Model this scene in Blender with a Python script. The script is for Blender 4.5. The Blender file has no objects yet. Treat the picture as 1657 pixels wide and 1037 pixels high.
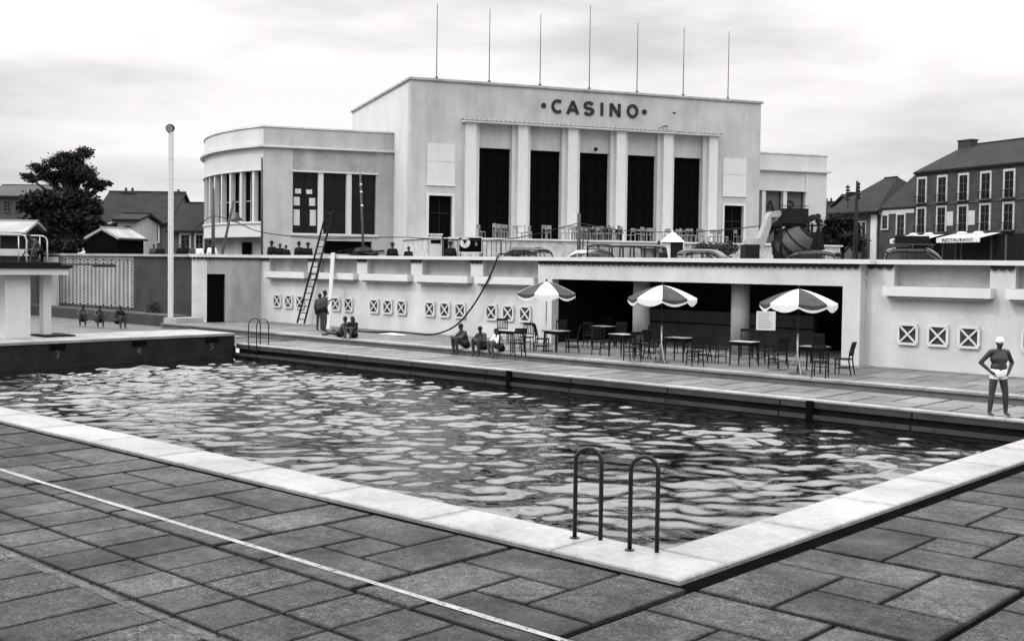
import bpy, bmesh, math, random
import numpy as np
from mathutils import Vector, Matrix
random.seed(7); rng = np.random.default_rng(11)
sc = bpy.context.scene
COL = sc.collection
PI = math.pi

# ------------------------------------------------------------------ camera
EYE = 3.25
FPX, YAW, PITCH, ROLL, CY, TH = 1839.35, math.radians(42.42), math.radians(1.962), math.radians(.7426), 489.65, math.radians(62.45)
_F = Vector((-math.sin(YAW), math.cos(YAW), 0)); _R = Vector((math.cos(YAW), math.sin(YAW), 0)); _U = Vector((0, 0, 1))
CF = math.cos(PITCH)*_F - math.sin(PITCH)*_U
_U2 = math.cos(PITCH)*_U + math.sin(PITCH)*_F
CR = math.cos(ROLL)*_R + math.sin(ROLL)*_U2
CU = -math.sin(ROLL)*_R + math.cos(ROLL)*_U2
CP = Vector((0, 0, EYE))
cam = bpy.data.cameras.new('camera'); camo = bpy.data.objects.new('camera', cam); COL.objects.link(camo)
camo.matrix_world = Matrix(((CR.x, CU.x, -CF.x, CP.x), (CR.y, CU.y, -CF.y, CP.y), (CR.z, CU.z, -CF.z, CP.z), (0, 0, 0, 1)))
cam.sensor_fit = 'HORIZONTAL'; cam.sensor_width = 36; cam.lens = FPX/1657*36
cam.shift_y = -(518.5-CY)/1657
cam.clip_start = .1; cam.clip_end = 5000
sc.camera = camo

# ------------------------------------------------------------------ world, sun, exposure
SUN_AZ = math.radians(24); SUN_EL = math.radians(48)
SUN = Vector((-math.sin(SUN_AZ)*math.cos(SUN_EL), -math.cos(SUN_AZ)*math.cos(SUN_EL), math.sin(SUN_EL)))
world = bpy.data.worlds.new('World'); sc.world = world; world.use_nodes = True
wn = world.node_tree; wn.nodes.clear()
def wnode(t): return wn.nodes.new(t)
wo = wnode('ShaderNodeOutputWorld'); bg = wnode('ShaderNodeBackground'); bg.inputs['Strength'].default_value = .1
sky = wnode('ShaderNodeTexSky'); sky.sky_type = 'NISHITA'; sky.sun_disc = False
sky.sun_elevation = SUN_EL; sky.sun_rotation = math.atan2(SUN.x, SUN.y) % (2*PI)
bw = wnode('ShaderNodeRGBToBW'); wn.links.new(sky.outputs[0], bw.inputs[0])
tc = wnode('ShaderNodeTexCoord'); mp = wnode('ShaderNodeMapping'); mp.inputs['Scale'].default_value = (1.6, 1.6, 7.0)
mp.inputs['Location'].default_value = (5.4, 2.6, 1.8)
wn.links.new(tc.outputs['Generated'], mp.inputs['Vector'])
nz = wnode('ShaderNodeTexNoise'); nz.inputs['Scale'].default_value = 1.5; nz.inputs['Detail'].default_value = 7; nz.inputs['Roughness'].default_value = .55
wn.links.new(mp.outputs[0], nz.inputs['Vector'])
rp = wnode('ShaderNodeValToRGB'); rp.color_ramp.elements[0].position = .33; rp.color_ramp.elements[0].color = (5.7, 5.5, 5.56, 1)
rp.color_ramp.elements[1].position = .55; rp.color_ramp.elements[1].color = (9.7, 9.35, 9.45, 1)
wn.links.new(nz.outputs[0], rp.inputs[0])
mx = wnode('ShaderNodeMix'); mx.data_type = 'RGBA'; mx.inputs[0].default_value = .86
wn.links.new(bw.outputs[0], mx.inputs[6]); wn.links.new(rp.outputs[0], mx.inputs[7])
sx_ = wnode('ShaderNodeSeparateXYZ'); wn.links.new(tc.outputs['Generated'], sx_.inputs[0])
gr = wnode('ShaderNodeMapRange'); gr.interpolation_type = 'SMOOTHSTEP'; gr.inputs['From Min'].default_value = .14; gr.inputs['From Max'].default_value = .6; gr.inputs['To Min'].default_value = 1.05; gr.inputs['To Max'].default_value = 4.5  # upper sky brightened above the horizon to light the water's bright patches
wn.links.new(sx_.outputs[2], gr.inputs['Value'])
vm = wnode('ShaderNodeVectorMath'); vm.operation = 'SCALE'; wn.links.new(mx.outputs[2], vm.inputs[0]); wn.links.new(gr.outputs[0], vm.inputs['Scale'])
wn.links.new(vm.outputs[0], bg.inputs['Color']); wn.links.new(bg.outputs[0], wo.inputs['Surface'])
sl = bpy.data.lights.new('sun', 'SUN'); sl.energy = 1.5; sl.angle = math.radians(10); sl.color = (1, .985, .975)
so = bpy.data.objects.new('sun', sl); COL.objects.link(so); so.rotation_euler = SUN.to_track_quat('Z', 'Y').to_euler()
so.location = (0, 0, 40)
vs = sc.view_settings; vs.view_transform = 'Standard'; vs.look = 'None'; vs.exposure = .1; vs.gamma = 1; vs.use_curve_mapping = False

# ------------------------------------------------------------------ helpers
def ray(px, py): return CR*((px-828.5)/FPX) - CU*((py-CY)/FPX) + CF
def atz(px, py, z=0.0): d = ray(px, py); return CP + d*((z-EYE)/d.z)
def aty(px, py, Y): d = ray(px, py); return CP + d*(Y/d.y)
def atd(px, py, D): return CP + ray(px, py)*D
def onpl(px, py, P, n): d = ray(px, py); return CP + d*((P-CP).dot(n)/d.dot(n))

def tag(o, label=None, cat=None, group=None, kind=None):
    if label: o['label'] = label
    if cat: o['category'] = cat
    if group: o['group'] = group
    if kind: o['kind'] = kind
    return o
def empty(name, loc=(0, 0, 0), rz=0, label=None, cat=None, group=None, kind=None):
    o = bpy.data.objects.new(name, None); COL.objects.link(o); o.location = loc; o.rotation_euler = (0, 0, rz); o.empty_display_size = .1
    return tag(o, label, cat, group, kind)
def link(name, me, parent=None, loc=None, rot=None, scale=None):
    o = bpy.data.objects.new(name, me); COL.objects.link(o); o.parent = parent
    if loc is not None: o.location = loc
    if rot is not None: o.rotation_euler = rot
    if scale is not None: o.scale = scale
    return o
def kids(o): return [c for c in bpy.data.objects if c.parent == o]
def copy_tree(o, parent=None, loc=None, rz=None, label=None):
    c = o.copy(); COL.objects.link(c); c.parent = parent
    if loc is not None: c.location = loc
    if rz is not None: c.rotation_euler = (0, 0, rz)
    if label: c['label'] = label
    for ch in o.children: copy_tree(ch, c)
    return c

class MB:
    def __init__(s, org=(0, 0, 0)): s.v = []; s.f = []; s.o = Vector(org)
    def add(s, vs_, fs):
        n = len(s.v); s.v += [tuple(Vector(v)-s.o) for v in vs_]; s.f += [tuple(i+n for i in f) for f in fs]; return s
    def box(s, x0, x1, y0, y1, z0, z1):
        return s.add([(x0,y0,z0),(x1,y0,z0),(x1,y1,z0),(x0,y1,z0),(x0,y0,z1),(x1,y0,z1),(x1,y1,z1),(x0,y1,z1)],
                     [(0,3,2,1),(4,5,6,7),(0,1,5,4),(1,2,6,5),(2,3,7,6),(3,0,4,7)])
    def slab(s, x0, x1, y0, y1, z0, z1, c=.012):
        return s.add([(x0,y0,z0),(x1,y0,z0),(x1,y1,z0),(x0,y1,z0),(x0,y0,z1-c),(x1,y0,z1-c),(x1,y1,z1-c),(x0,y1,z1-c),
                      (x0+c,y0+c,z1),(x1-c,y0+c,z1),(x1-c,y1-c,z1),(x0+c,y1-c,z1)],
                     [(0,3,2,1),(0,1,5,4),(1,2,6,5),(2,3,7,6),(3,0,4,7),(4,5,9,8),(5,6,10,9),(6,7,11,10),(7,4,8,11),(8,9,10,11)])
    def obox(s, c, ax, ay, az):     # centre and half axes
        c, ax, ay, az = map(Vector, (c, ax, ay, az))
        P = [c+sx*ax+sy*ay+sz*az for sz in (-1, 1) for sx, sy in ((-1,-1),(1,-1),(1,1),(-1,1))]
        return s.add(P, [(0,3,2,1),(4,5,6,7),(0,1,5,4),(1,2,6,5),(2,3,7,6),(3,0,4,7)])
    def prism(s, poly, z0, z1):
        n = len(poly); a = [(p[0], p[1], z0) for p in poly]; b = [(p[0], p[1], z1) for p in poly]
        return s.add(a+b, [tuple(range(n-1, -1, -1)), tuple(range(n, 2*n))]+[(i, (i+1) % n, n+(i+1) % n, n+i) for i in range(n)])
    def extrude(s, poly, off):      # poly of 3-D points, moved by off
        n = len(poly); off = Vector(off); a = [Vector(p) for p in poly]; b = [p+off for p in a]
        return s.add(a+b, [tuple(range(n-1, -1, -1)), tuple(range(n, 2*n))]+[(i, (i+1) % n, n+(i+1) % n, n+i) for i in range(n)])
    def tube(s, path, r, n=8, caps=True):
        path = [Vector(p) for p in path]; rs = r if isinstance(r, (list, tuple)) else [r]*len(path); rings = []; prev = None
        for i, p in enumerate(path):
            t = (path[min(i+1, len(path)-1)]-path[max(i-1, 0)]).normalized()
            if prev is None: a = t.orthogonal().normalized()
            else:
                a = prev - t*prev.dot(t); a = a.normalized() if a.length > 1e-6 else t.orthogonal().normalized()
            prev = a; b = t.cross(a)
            rings.append([p+(a*math.cos(2*PI*k/n)+b*math.sin(2*PI*k/n))*rs[i] for k in range(n)])
        V = [q for r_ in rings for q in r_]; Fc = []
        for i in range(len(path)-1):
            for k in range(n): Fc.append((i*n+k, i*n+(k+1) % n, (i+1)*n+(k+1) % n, (i+1)*n+k))
        if caps: Fc += [tuple(range(n-1, -1, -1)), tuple(range((len(path)-1)*n, len(path)*n))]
        return s.add(V, Fc)
    def bar(s, a, b, w, h=None, up=(0, 0, 1)):
        a, b = Vector(a), Vector(b); d = (b-a); t = d.normalized(); u = Vector(up)
        if abs(t.dot(u)) > .98: u = Vector((1, 0, 0))
        x = t.cross(u).normalized(); y = x.cross(t)
        return s.obox((a+b)/2, x*w/2, d/2, y*(h or w)/2)
    def lathe(s, prof, n=16, c=(0, 0, 0), cap=True):
        c = Vector(c); V = []; Fc = []
        for r, z in prof: V += [c+Vector((r*math.cos(2*PI*k/n), r*math.sin(2*PI*k/n), z)) for k in range(n)]
        m = len(prof)
        for i in range(m-1):
            for k in range(n): Fc.append((i*n+k, i*n+(k+1) % n, (i+1)*n+(k+1) % n, (i+1)*n+k))
        if cap: Fc += [tuple(range(n-1, -1, -1)), tuple(range((m-1)*n, m*n))]
        return s.add(V, Fc)
    def ell(s, c, rx, ry, rz, n=12, m=8):
        prof = [(math.sin(PI*i/m) or 0, -math.cos(PI*i/m)) for i in range(m+1)]; c = Vector(c); V = []; Fc = []
        for r, z in prof: V += [c+Vector((max(r, .001)*rx*math.cos(2*PI*k/n), max(r, .001)*ry*math.sin(2*PI*k/n), z*rz)) for k in range(n)]
        for i in range(m):
            for k in range(n): Fc.append((i*n+k, i*n+(k+1) % n, (i+1)*n+(k+1) % n, (i+1)*n+k))
        Fc += [tuple(range(n-1, -1, -1)), tuple(range(m*n, (m+1)*n))]
        return s.add(V, Fc)
    def mesh(s, name, mat, smooth=False):
        me = bpy.data.meshes.new(name); me.from_pydata(s.v, [], s.f); me.update()
        if mat is not None: me.materials.append(mat)
        if smooth: me.polygons.foreach_set('use_smooth', [True]*len(me.polygons))
        return me
    def build(s, name, mat, parent=None, smooth=False, **k):
        return link(name, s.mesh(name, mat, smooth), parent, **k)

# ------------------------------------------------------------------ materials (a black and white photograph: greys only)
def mat(name, v, rough=.8, var=.12, scale=2.0, fine=0.0, fscale=60, bump=0.0, objvar=0.0, spec=.3, metal=0.0, streak=0.0, stretch=(1, 1, 1), ior=1.45):
    m = bpy.data.materials.new(name); m.use_nodes = True; nt = m.node_tree; p = nt.nodes['Principled BSDF']
    p.inputs['Roughness'].default_value = rough; p.inputs['Specular IOR Level'].default_value = spec; p.inputs['Metallic'].default_value = metal
    p.inputs['IOR'].default_value = ior
    N = nt.nodes.new; L = nt.links.new
    geo = N('ShaderNodeNewGeometry'); mpn = N('ShaderNodeMapping'); mpn.inputs['Scale'].default_value = stretch; L(geo.outputs['Position'], mpn.inputs['Vector'])
    val = None
    def mul(a, b):
        n = N('ShaderNodeMath'); n.operation = 'MULTIPLY'
        for i, q in enumerate((a, b)):
            if isinstance(q, (int, float)): n.inputs[i].default_value = q
            else: L(q, n.inputs[i])
        return n.outputs[0]
    def noise(sc_, lo, hi, det=5, r=.6):
        t = N('ShaderNodeTexNoise'); t.inputs['Scale'].default_value = sc_; t.inputs['Detail'].default_value = det; t.inputs['Roughness'].default_value = r
        L(mpn.outputs[0], t.inputs['Vector'])
        q = N('ShaderNodeMapRange'); q.inputs['From Min'].default_value = .28; q.inputs['From Max'].default_value = .72
        q.inputs['To Min'].default_value = lo; q.inputs['To Max'].default_value = hi; L(t.outputs[0], q.inputs['Value']); return t, q.outputs[0]
    t1, val = noise(scale, v*(1-var), v*(1+var))
    if fine:
        t2, f2 = noise(fscale, 1-fine, 1+fine, 3); val = mul(val, f2)
    if streak:
        t = N('ShaderNodeTexNoise'); ms = N('ShaderNodeMapping'); ms.inputs['Scale'].default_value = (1.1, 1.1, .16); L(geo.outputs['Position'], ms.inputs['Vector'])
        L(ms.outputs[0], t.inputs['Vector']); t.inputs['Scale'].default_value = 1.2; t.inputs['Detail'].default_value = 6; t.inputs['Roughness'].default_value = .65
        q = N('ShaderNodeMapRange'); q.inputs['From Min'].default_value = .35; q.inputs['From Max'].default_value = .62
        q.inputs['To Min'].default_value = 1-streak; q.inputs['To Max'].default_value = 1.0; L(t.outputs[0], q.inputs['Value']); val = mul(val, q.outputs[0])
    if objvar:
        oi = N('ShaderNodeObjectInfo'); q = N('ShaderNodeMapRange'); q.inputs['To Min'].default_value = 1-objvar; q.inputs['To Max'].default_value = 1+objvar
        L(oi.outputs['Random'], q.inputs['Value']); val = mul(val, q.outputs[0])
    cc = N('ShaderNodeCombineColor'); 
    for i in range(3): L(val, cc.inputs[i])
    L(cc.outputs[0], p.inputs['Base Color'])
    if bump:
        b = N('ShaderNodeBump'); b.inputs['Strength'].default_value = bump; b.inputs['Distance'].default_value = .02
        tb = N('ShaderNodeTexNoise'); tb.inputs['Scale'].default_value = fscale; tb.inputs['Detail'].default_value = 4; L(geo.outputs['Position'], tb.inputs['Vector'])
        L(tb.outputs[0], b.inputs['Height']); L(b.outputs[0], p.inputs['Normal'])
    return m
M = dict(
 white=mat('white_render', .42, .85, .13, .9, .08, 26, .25, streak=.10),
 white2=mat('white_paint', .45, .7, .05, 2, .03, 40, .05, streak=.05),
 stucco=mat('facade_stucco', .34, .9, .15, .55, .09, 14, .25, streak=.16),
 stucco_d=mat('darker_stucco', .29, .9, .24, 1.2, .08, 18, .15, streak=.18),  # darker stucco for recess backs, planter brackets and a wing panel
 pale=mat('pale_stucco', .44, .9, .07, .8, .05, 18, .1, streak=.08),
 conc=mat('concrete', .27, .85, .2, 1.1, .12, 25, .3, streak=.25),
 conc_l=mat('light_concrete', .5, .8, .14, 1.6, .1, 30, .2, streak=.15),
 cope=mat('coping_stone', .25, .55, .10, .9, .07, 45, .12, objvar=.05, spec=.4),
 slab=mat('paving_slab', .044, .72, .38, .75, .42, 34, .5, objvar=.24, spec=.35),
 slab_far=mat('far_slab', .15, .6, .22, 1.0, .12, 30, .15, objvar=.14, spec=.4),
 joint=mat('joint_dirt', .003, 1.0, .3, 3, spec=.0),
 riser=mat('step_riser', .09, .85, .3, 1.5, .15, 20, .2),
 wet=mat('wet_concrete', .012, .6, .5, 1.2, .2, 15, .15, spec=.1),
 conc_d=mat('dark_concrete', .026, .7, .4, 1.3, .2, 15, .15, spec=.3),  # even dark tone for pool edge, screen wall, planting bed and vent plates
 line=mat('painted_line', .2, .7, .25, 2.2, .18, 30),
 lineold=mat('worn_line', .07, .7, .45, 1.4, .3, 30),
 black=mat('black_void', .003, .95, .1, 2, spec=.02),
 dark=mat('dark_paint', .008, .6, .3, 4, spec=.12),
 glass=mat('window_glass', .006, .1, .2, 1, spec=.18),
 wood=mat('dark_wood', .007, .6, .35, 8, spec=.12, objvar=.2),
 woodl=mat('pale_wood', .34, .75, .25, 6, .15, 40, stretch=(6, 6, .6)),
 woodm=mat('grey_wood', .045, .75, .3, 6, .15, 40, stretch=(6, 6, .6)),
 metal=mat('painted_steel', .012, .4, .3, 12, spec=.25),
 steel=mat('galvanised_steel', .34, .4, .2, 8, spec=.5, metal=.6),
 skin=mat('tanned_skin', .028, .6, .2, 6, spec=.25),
 skin2=mat('paler_skin', .06, .6, .2, 6, spec=.25),  # paler skin tone for onlookers and the child in white
 hair=mat('hair', .006, .6, .3, 20, spec=.2),
 clothd=mat('dark_cloth', .008, .9, .3, 9, spec=.1),
 clothm=mat('grey_cloth', .05, .9, .3, 9, spec=.1),
 clothw=mat('white_cloth', .6, .9, .06, 9, spec=.1),
 canvas=mat('canvas_dark', .045, .9, .25, 5, spec=.1),
 canvasw=mat('canvas_white', .5, .9, .06, 5, spec=.1),
 fringe=mat('fringe', .5, .95, .3, 25, stretch=(4, 4, .4), spec=.1),
 carpaint=mat('car_paint', .005, .22, .2, 2, spec=.3, objvar=.3),
 carpale=mat('pale_car_paint', .3, .25, .1, 2, spec=.5),
 brick=mat('brick', .032, .9, .35, 1.4, .35, 9, .3),
 roof=mat('slate_roof', .017, .85, .35, .9, .3, 10, .3, stretch=(1, 1, 3), spec=.12),
 rooft=mat('tile_roof', .035, .85, .25, .9, .25, 10, .3, stretch=(1, 1, 3)),
 housew=mat('house_render', .42, .9, .12, .8, .08, 12, .1),
 houseg=mat('house_grey', .055, .9, .2, .8, .12, 12, .1),
 trim=mat('window_trim', .32, .8, .1, 2),
 bark=mat('bark', .015, .9, .4, 5, .2, 30, .4),
 leaf=mat('leaf', .011, .75, .45, 1.2, objvar=.1, spec=.2),
 leaf2=mat('leaf_light', .03, .7, .4, 1.2, spec=.2),
 asphalt=mat('street_surface', .12, .95, .2, .6, .15, 20, .2),
 ground=mat('earth', .07, .95, .3, .5, .2, 12, .3),
 terra=mat('terracotta', .2, .85, .25, 6, .1, 30),
 terrad=mat('dark_tiles', .014, .8, .3, 6, .1, 30),
 rubble=mat('rubble_wall', .38, .95, .3, 2.4, .25, 9, .5),
 chairl=mat('pale_chair', .16, .6, .2, 5, objvar=.35, spec=.3),
 letter=mat('sign_letter', .01, .5, .2, 4),
 curtain=mat('curtain', .08, .9, .2, 3),
)
def stone_mat(name, v, speck, mott, stain, edge, r0, r1, objvar, fs=85):
    m = bpy.data.materials.new(name); m.use_nodes = True; nt = m.node_tree; p = nt.nodes['Principled BSDF']; N = nt.nodes.new; L = nt.links.new
    g = N('ShaderNodeNewGeometry')
    def nz(scale, lo, hi, det=4, a=.3, b=.7, off=0):
        mpn = N('ShaderNodeMapping'); mpn.inputs['Location'].default_value = (off, off*.7, 0); L(g.outputs['Position'], mpn.inputs['Vector'])
        t = N('ShaderNodeTexNoise'); t.inputs['Scale'].default_value = scale; t.inputs['Detail'].default_value = det; t.inputs['Roughness'].default_value = .62; L(mpn.outputs[0], t.inputs['Vector'])
        q = N('ShaderNodeMapRange'); q.inputs['From Min'].default_value = a; q.inputs['From Max'].default_value = b; q.inputs['To Min'].default_value = lo; q.inputs['To Max'].default_value = hi; L(t.outputs[0], q.inputs['Value']); return q.outputs[0]
    def op(o_, a, b):
        n = N('ShaderNodeMath'); n.operation = o_
        for i, q in enumerate((a, b)):
            if isinstance(q, (int, float)): n.inputs[i].default_value = q
            else: L(q, n.inputs[i])
        return n.outputs[0]
    sp = nz(fs, 1-speck, 1+speck, 2, .36, .64); val = op('MULTIPLY', op('MULTIPLY', sp, v), nz(7, 1-mott, 1+mott, 5, .32, .68, 3)); st = nz(.55, 1-stain, 1+stain, 4, .33, .66, 9)
    val = op('MULTIPLY', val, st)
    oi = N('ShaderNodeObjectInfo'); q = N('ShaderNodeMapRange'); q.inputs['To Min'].default_value = 1-objvar; q.inputs['To Max'].default_value = 1+objvar; L(oi.outputs['Random'], q.inputs['Value']); val = op('MULTIPLY', val, q.outputs[0])
    if edge:      # dirt that has settled along the rim of each stone
        tc_ = N('ShaderNodeTexCoord'); sx = N('ShaderNodeSeparateXYZ'); L(tc_.outputs['Generated'], sx.inputs[0]); d = []
        for k in (0, 1): d.append(op('SUBTRACT', 1.0, op('ABSOLUTE', op('SUBTRACT', op('MULTIPLY', sx.outputs[k], 2.0), 1.0), 0.0)))
        e = op('ADD', op('MINIMUM', d[0], d[1]), nz(5, -.05, .05, 3)); q = N('ShaderNodeMapRange'); q.inputs['From Min'].default_value = .0; q.inputs['From Max'].default_value = .11; q.inputs['To Min'].default_value = 1-edge; q.inputs['To Max'].default_value = 1; L(e, q.inputs['Value']); val = op('MULTIPLY', val, q.outputs[0])
    cc = N('ShaderNodeCombineColor'); [L(val, cc.inputs[i]) for i in range(3)]; L(cc.outputs[0], p.inputs['Base Color'])
    L(nz(.9, r0, r1, 5, .35, .6, 21), p.inputs['Roughness']); p.inputs['Specular IOR Level'].default_value = .3
    b = N('ShaderNodeBump'); b.inputs['Strength'].default_value = .5; b.inputs['Distance'].default_value = .006; L(sp, b.inputs['Height']); L(b.outputs[0], p.inputs['Normal']); return m
def worn_paint(m, thr, scale=14):
    nt = m.node_tree; N = nt.nodes.new; L = nt.links.new; out = [n for n in nt.nodes if n.type == 'OUTPUT_MATERIAL'][0]; p = nt.nodes['Principled BSDF']
    g = N('ShaderNodeNewGeometry'); t = N('ShaderNodeTexNoise'); t.inputs['Scale'].default_value = scale; t.inputs['Detail'].default_value = 6; t.inputs['Roughness'].default_value = .7; L(g.outputs['Position'], t.inputs['Vector'])
    q = N('ShaderNodeMapRange'); q.inputs['From Min'].default_value = thr; q.inputs['From Max'].default_value = thr+(.08 if scale > 10 else .3); L(t.outputs[0], q.inputs['Value'])
    tr = N('ShaderNodeBsdfTransparent'); mx_ = N('ShaderNodeMixShader'); L(q.outputs[0], mx_.inputs[0]); L(tr.outputs[0], mx_.inputs[1]); L(p.outputs[0], mx_.inputs[2]); L(mx_.outputs[0], out.inputs['Surface'])
worn_paint(M['line'], .36); worn_paint(M['lineold'], .34, 5)
M['slab'] = stone_mat('paving_slab', .027, .9, .55, .6, .5, .6, .95, .4, 48)
M['cope'] = stone_mat('coping_stone', .205, .16, .14, .24, .3, .25, .65, .09, 40)
M['slab_far'] = stone_mat('far_slab', .105, .12, .2, .28, .3, .5, .8, .18, 30)
# water: dark body, sky and wall mirrored by the waves
def water_mat():
    m = bpy.data.materials.new('pool_water'); m.use_nodes = True; nt = m.node_tree; p = nt.nodes['Principled BSDF']
    p.inputs['Base Color'].default_value = (.004, .004, .004, 1); p.inputs['Roughness'].default_value = .035; p.inputs['IOR'].default_value = 1.5
    p.inputs['Specular IOR Level'].default_value = .5
    g = nt.nodes.new('ShaderNodeNewGeometry'); t = nt.nodes.new('ShaderNodeTexNoise'); t.inputs['Scale'].default_value = 4.2; t.inputs['Detail'].default_value = 3
    t.inputs['Roughness'].default_value = .5
    b = nt.nodes.new('ShaderNodeBump'); b.inputs['Strength'].default_value = .12; b.inputs['Distance'].default_value = .05
    nt.links.new(g.outputs['Position'], t.inputs['Vector']); nt.links.new(t.outputs[0], b.inputs['Height']); nt.links.new(b.outputs[0], p.inputs['Normal'])
    return m
M['water'] = water_mat()

# ================================================================== SETTING
PX0, PX1, PY0, PY1 = -38.0, -7.4, 10.7, 25.56      # pool, inside the coping
WATER_Z = -.56; DECK = .22; STREET = 2.45; YW = 33.6
g = MB(); B = 2600
for x0, x1, y0, y1 in ((-B, PX0-.3, -B, B), (PX1+.3, B, -B, B), (PX0-.3, PX1+.3, -B, PY0-.3), (PX0-.3, PX1+.3, PY1+.3, B)):
    g.add([(x0,y0,-.06),(x1,y0,-.06),(x1,y1,-.06),(x0,y1,-.06)], [(0,1,2,3)])
tag(g.build('ground', M['ground']), kind='structure')
g = MB()
for x0, x1, y0, y1 in ((-B, -29.5, 34.06, B), (-29.5, -15.5, 39.4, B), (-15.5, B, 34.06, B), (-B, -49.3, 30.85, 34.06)):
    g.add([(x0,y0,STREET),(x1,y0,STREET),(x1,y1,STREET),(x0,y1,STREET)], [(0,1,2,3)])
tag(g.build('street', M['asphalt']), kind='structure')

# pool basin with overflow gutter along the far side
basin = MB()
basin.box(PX0-.3, PX1+.3, PY0-.3, PY1+.3, -2.6, -2.4)
basin.box(PX0-.3, PX1+.3, PY0-.3, PY0, -2.4, -.09); basin.box(PX1, PX1+.3, PY0, PY1, -2.4, -.09)
basin.box(PX0-.3, PX0, PY0, PY1, -2.4, -.09)
basin.box(PX0, PX1, PY1+.16, PY1+.3, -2.4, -.09); basin.box(PX0, PX1, PY1-.02, PY1+.16, -2.4, -.40)
tag(basin.build('pool_basin', M['wet']), kind='structure')
fw = empty('pool_edge', (PX0, PY1, 0), kind='structure')
for k in range(9):
    x0 = PX0+k*(PX1-PX0)/9; x1 = PX0+(k+1)*(PX1-PX0)/9
    MB((PX0, PY1, 0)).box(x0+.02, x1-.02, PY1+.0, PY1+.15, -.20, -.055).build('edge_beam', M['conc_d'], fw)
    MB((PX0, PY1, 0)).box(x0+.02, x1-.02, PY1-.07, PY1-.03, -.47, -.36).build('gutter_lip', M['conc_d'], fw)
for x in (-23.4, -13.35): MB((PX0, PY1, 0)).box(x-.09, x+.09, PY1-.09, PY1-.005, -.9, -.02).build('drain_post', M['black'], fw)

# water: a choppy height field
nx, ny = 820, 420
xs = np.linspace(PX0+.003, PX1-.003, nx); ys = np.linspace(PY0+.003, PY1-.075, ny)
GX, GY = np.meshgrid(xs, ys)
WAMP = .0025
def waves(GX, GY):
    h = np.zeros_like(GX); dx = np.zeros_like(GX); dy = np.zeros_like(GX)
    for i in range(140):
        lam = .4*(1.8/.4)**rng.random(); k = 2*PI/lam; an = rng.normal(-.84, .65) + (PI if rng.random() < .35 else 0)
        kx, ky = k*math.cos(an), k*math.sin(an); amp = WAMP*lam**1.0*(0.6+.8*rng.random()); ph = rng.random()*2*PI
        p = kx*GX+ky*GY+ph; h += amp*np.sin(p); dx += -.85*amp*math.cos(an)*np.cos(p); dy += -.85*amp*math.sin(an)*np.cos(p)
    return h, dx, dy
hh, ddx, ddy = waves(GX, GY)
env = .72+.28*np.sin(GX*.83+.7*GY+.5)*np.sin(GY*1.1-.4*GX)+.55*np.exp(-((GX+33)**2/60+(GY-20)**2/40))+.25*np.sin(GX*.45+1)*np.sin(GY*.6)
edge = np.clip(np.minimum.reduce([GX-PX0, PX1-GX, GY-PY0, PY1-GY])/.5, 0, 1)
V = np.stack([GX-ddx*edge*env, GY-ddy*edge*env, WATER_Z+hh*env], -1).reshape(-1, 3)
ii = (np.arange(ny-1)[:, None]*nx+np.arange(nx-1)[None, :]).reshape(-1)
Fq = np.stack([ii, ii+1, ii+nx+1, ii+nx], -1)
me = bpy.data.meshes.new('water'); me.vertices.add(len(V)); me.vertices.foreach_set('co', V.ravel())
me.loops.add(Fq.size); me.loops.foreach_set('vertex_index', Fq.ravel()); me.polygons.add(len(Fq)); me.polygons.foreach_set('loop_start', np.arange(0, Fq.size, 4))
me.update(calc_edges=True); me.validate(); me.polygons.foreach_set('use_smooth', np.ones(len(Fq), bool)); me.materials.append(M['water'])
tag(link('water', me), kind='structure')

# coping stones round the near and right sides, one on the far side
cp = empty('pool_coping', (-7, 10, 0), kind='structure'); CO = (-7, 10, 0)
x = -6.55; k = 0
xs_ = [-6.55, -8.31, -10.46, -12.61]
while xs_[-1] > -37: xs_.append(xs_[-1]-2.15)
for a, b in zip(xs_[1:], xs_[:-1]):
    MB(CO).slab(max(a, -38)+.006, b-.006, 9.8, PY0+.02, -.14, .0+random.uniform(-.002, .002), .015).build('coping_stone', M['cope'], cp)
y = PY0+.02
while y < 25.4:
    y2 = min(y+2.15, 25.5); MB(CO).slab(PX1-.02, -6.55, y+.006, y2-.006, -.14, random.uniform(-.002, .002), .015).build('coping_stone', M['cope'], cp); y = y2
x = PX0
while x < 4:
    x2 = min(x+2.44, 4.2); MB(CO).slab(x+.005, x2-.005, PY1-.02, PY1+.36, -.05, .0, .015).build('coping_stone', M['cope'], cp); x = x2

# paved decks: pinwheel cells of four oblong slabs round a small square
slab_meshes = {}
def slab_obj(parent, cx, cy, w, d, z, m, th=.05):
    key = (round(w, 3), round(d, 3), m)
    if key not in slab_meshes: slab_meshes[key] = MB().slab(-w/2, w/2, -d/2, d/2, -th, 0, .01).mesh('slab', M[m])
    o = link('slab', slab_meshes[key], parent, loc=Vector((cx, cy, z+random.uniform(-.004, .004)))-parent.location,
             rot=(random.uniform(-.002, .002), random.uniform(-.002, .002), random.uniform(-.003, .003)))
    return o
def pinwheel(parent, cx, cy, z, m, L=2.34, j=.05):
    s = .64; a = (L-s-2*j)/2; b = a+j+s; h = L/2
    def r(x0, x1, y0, y1): slab_obj(parent, cx+(x0+x1)/2, cy+(y0+y1)/2, x1-x0, y1-y0, z, m)
    r(-h, -h+b, h-a, h); r(h-a, h, h-b, h); r(h-b, h, -h, -h+a); r(-h, -h+a, -h, -h+b); r(-s/2, s/2, -s/2, s/2)
nd = empty('near_deck', (-7, 8, 0), kind='structure')
MB((-7, 8, 0)).add([(-60,-20,-.055),(20,-20,-.055),(20,9.8,-.055),(-60,9.8,-.055)], [(0,1,2,3)]).build('joint_bed', M['joint'], nd)
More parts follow.
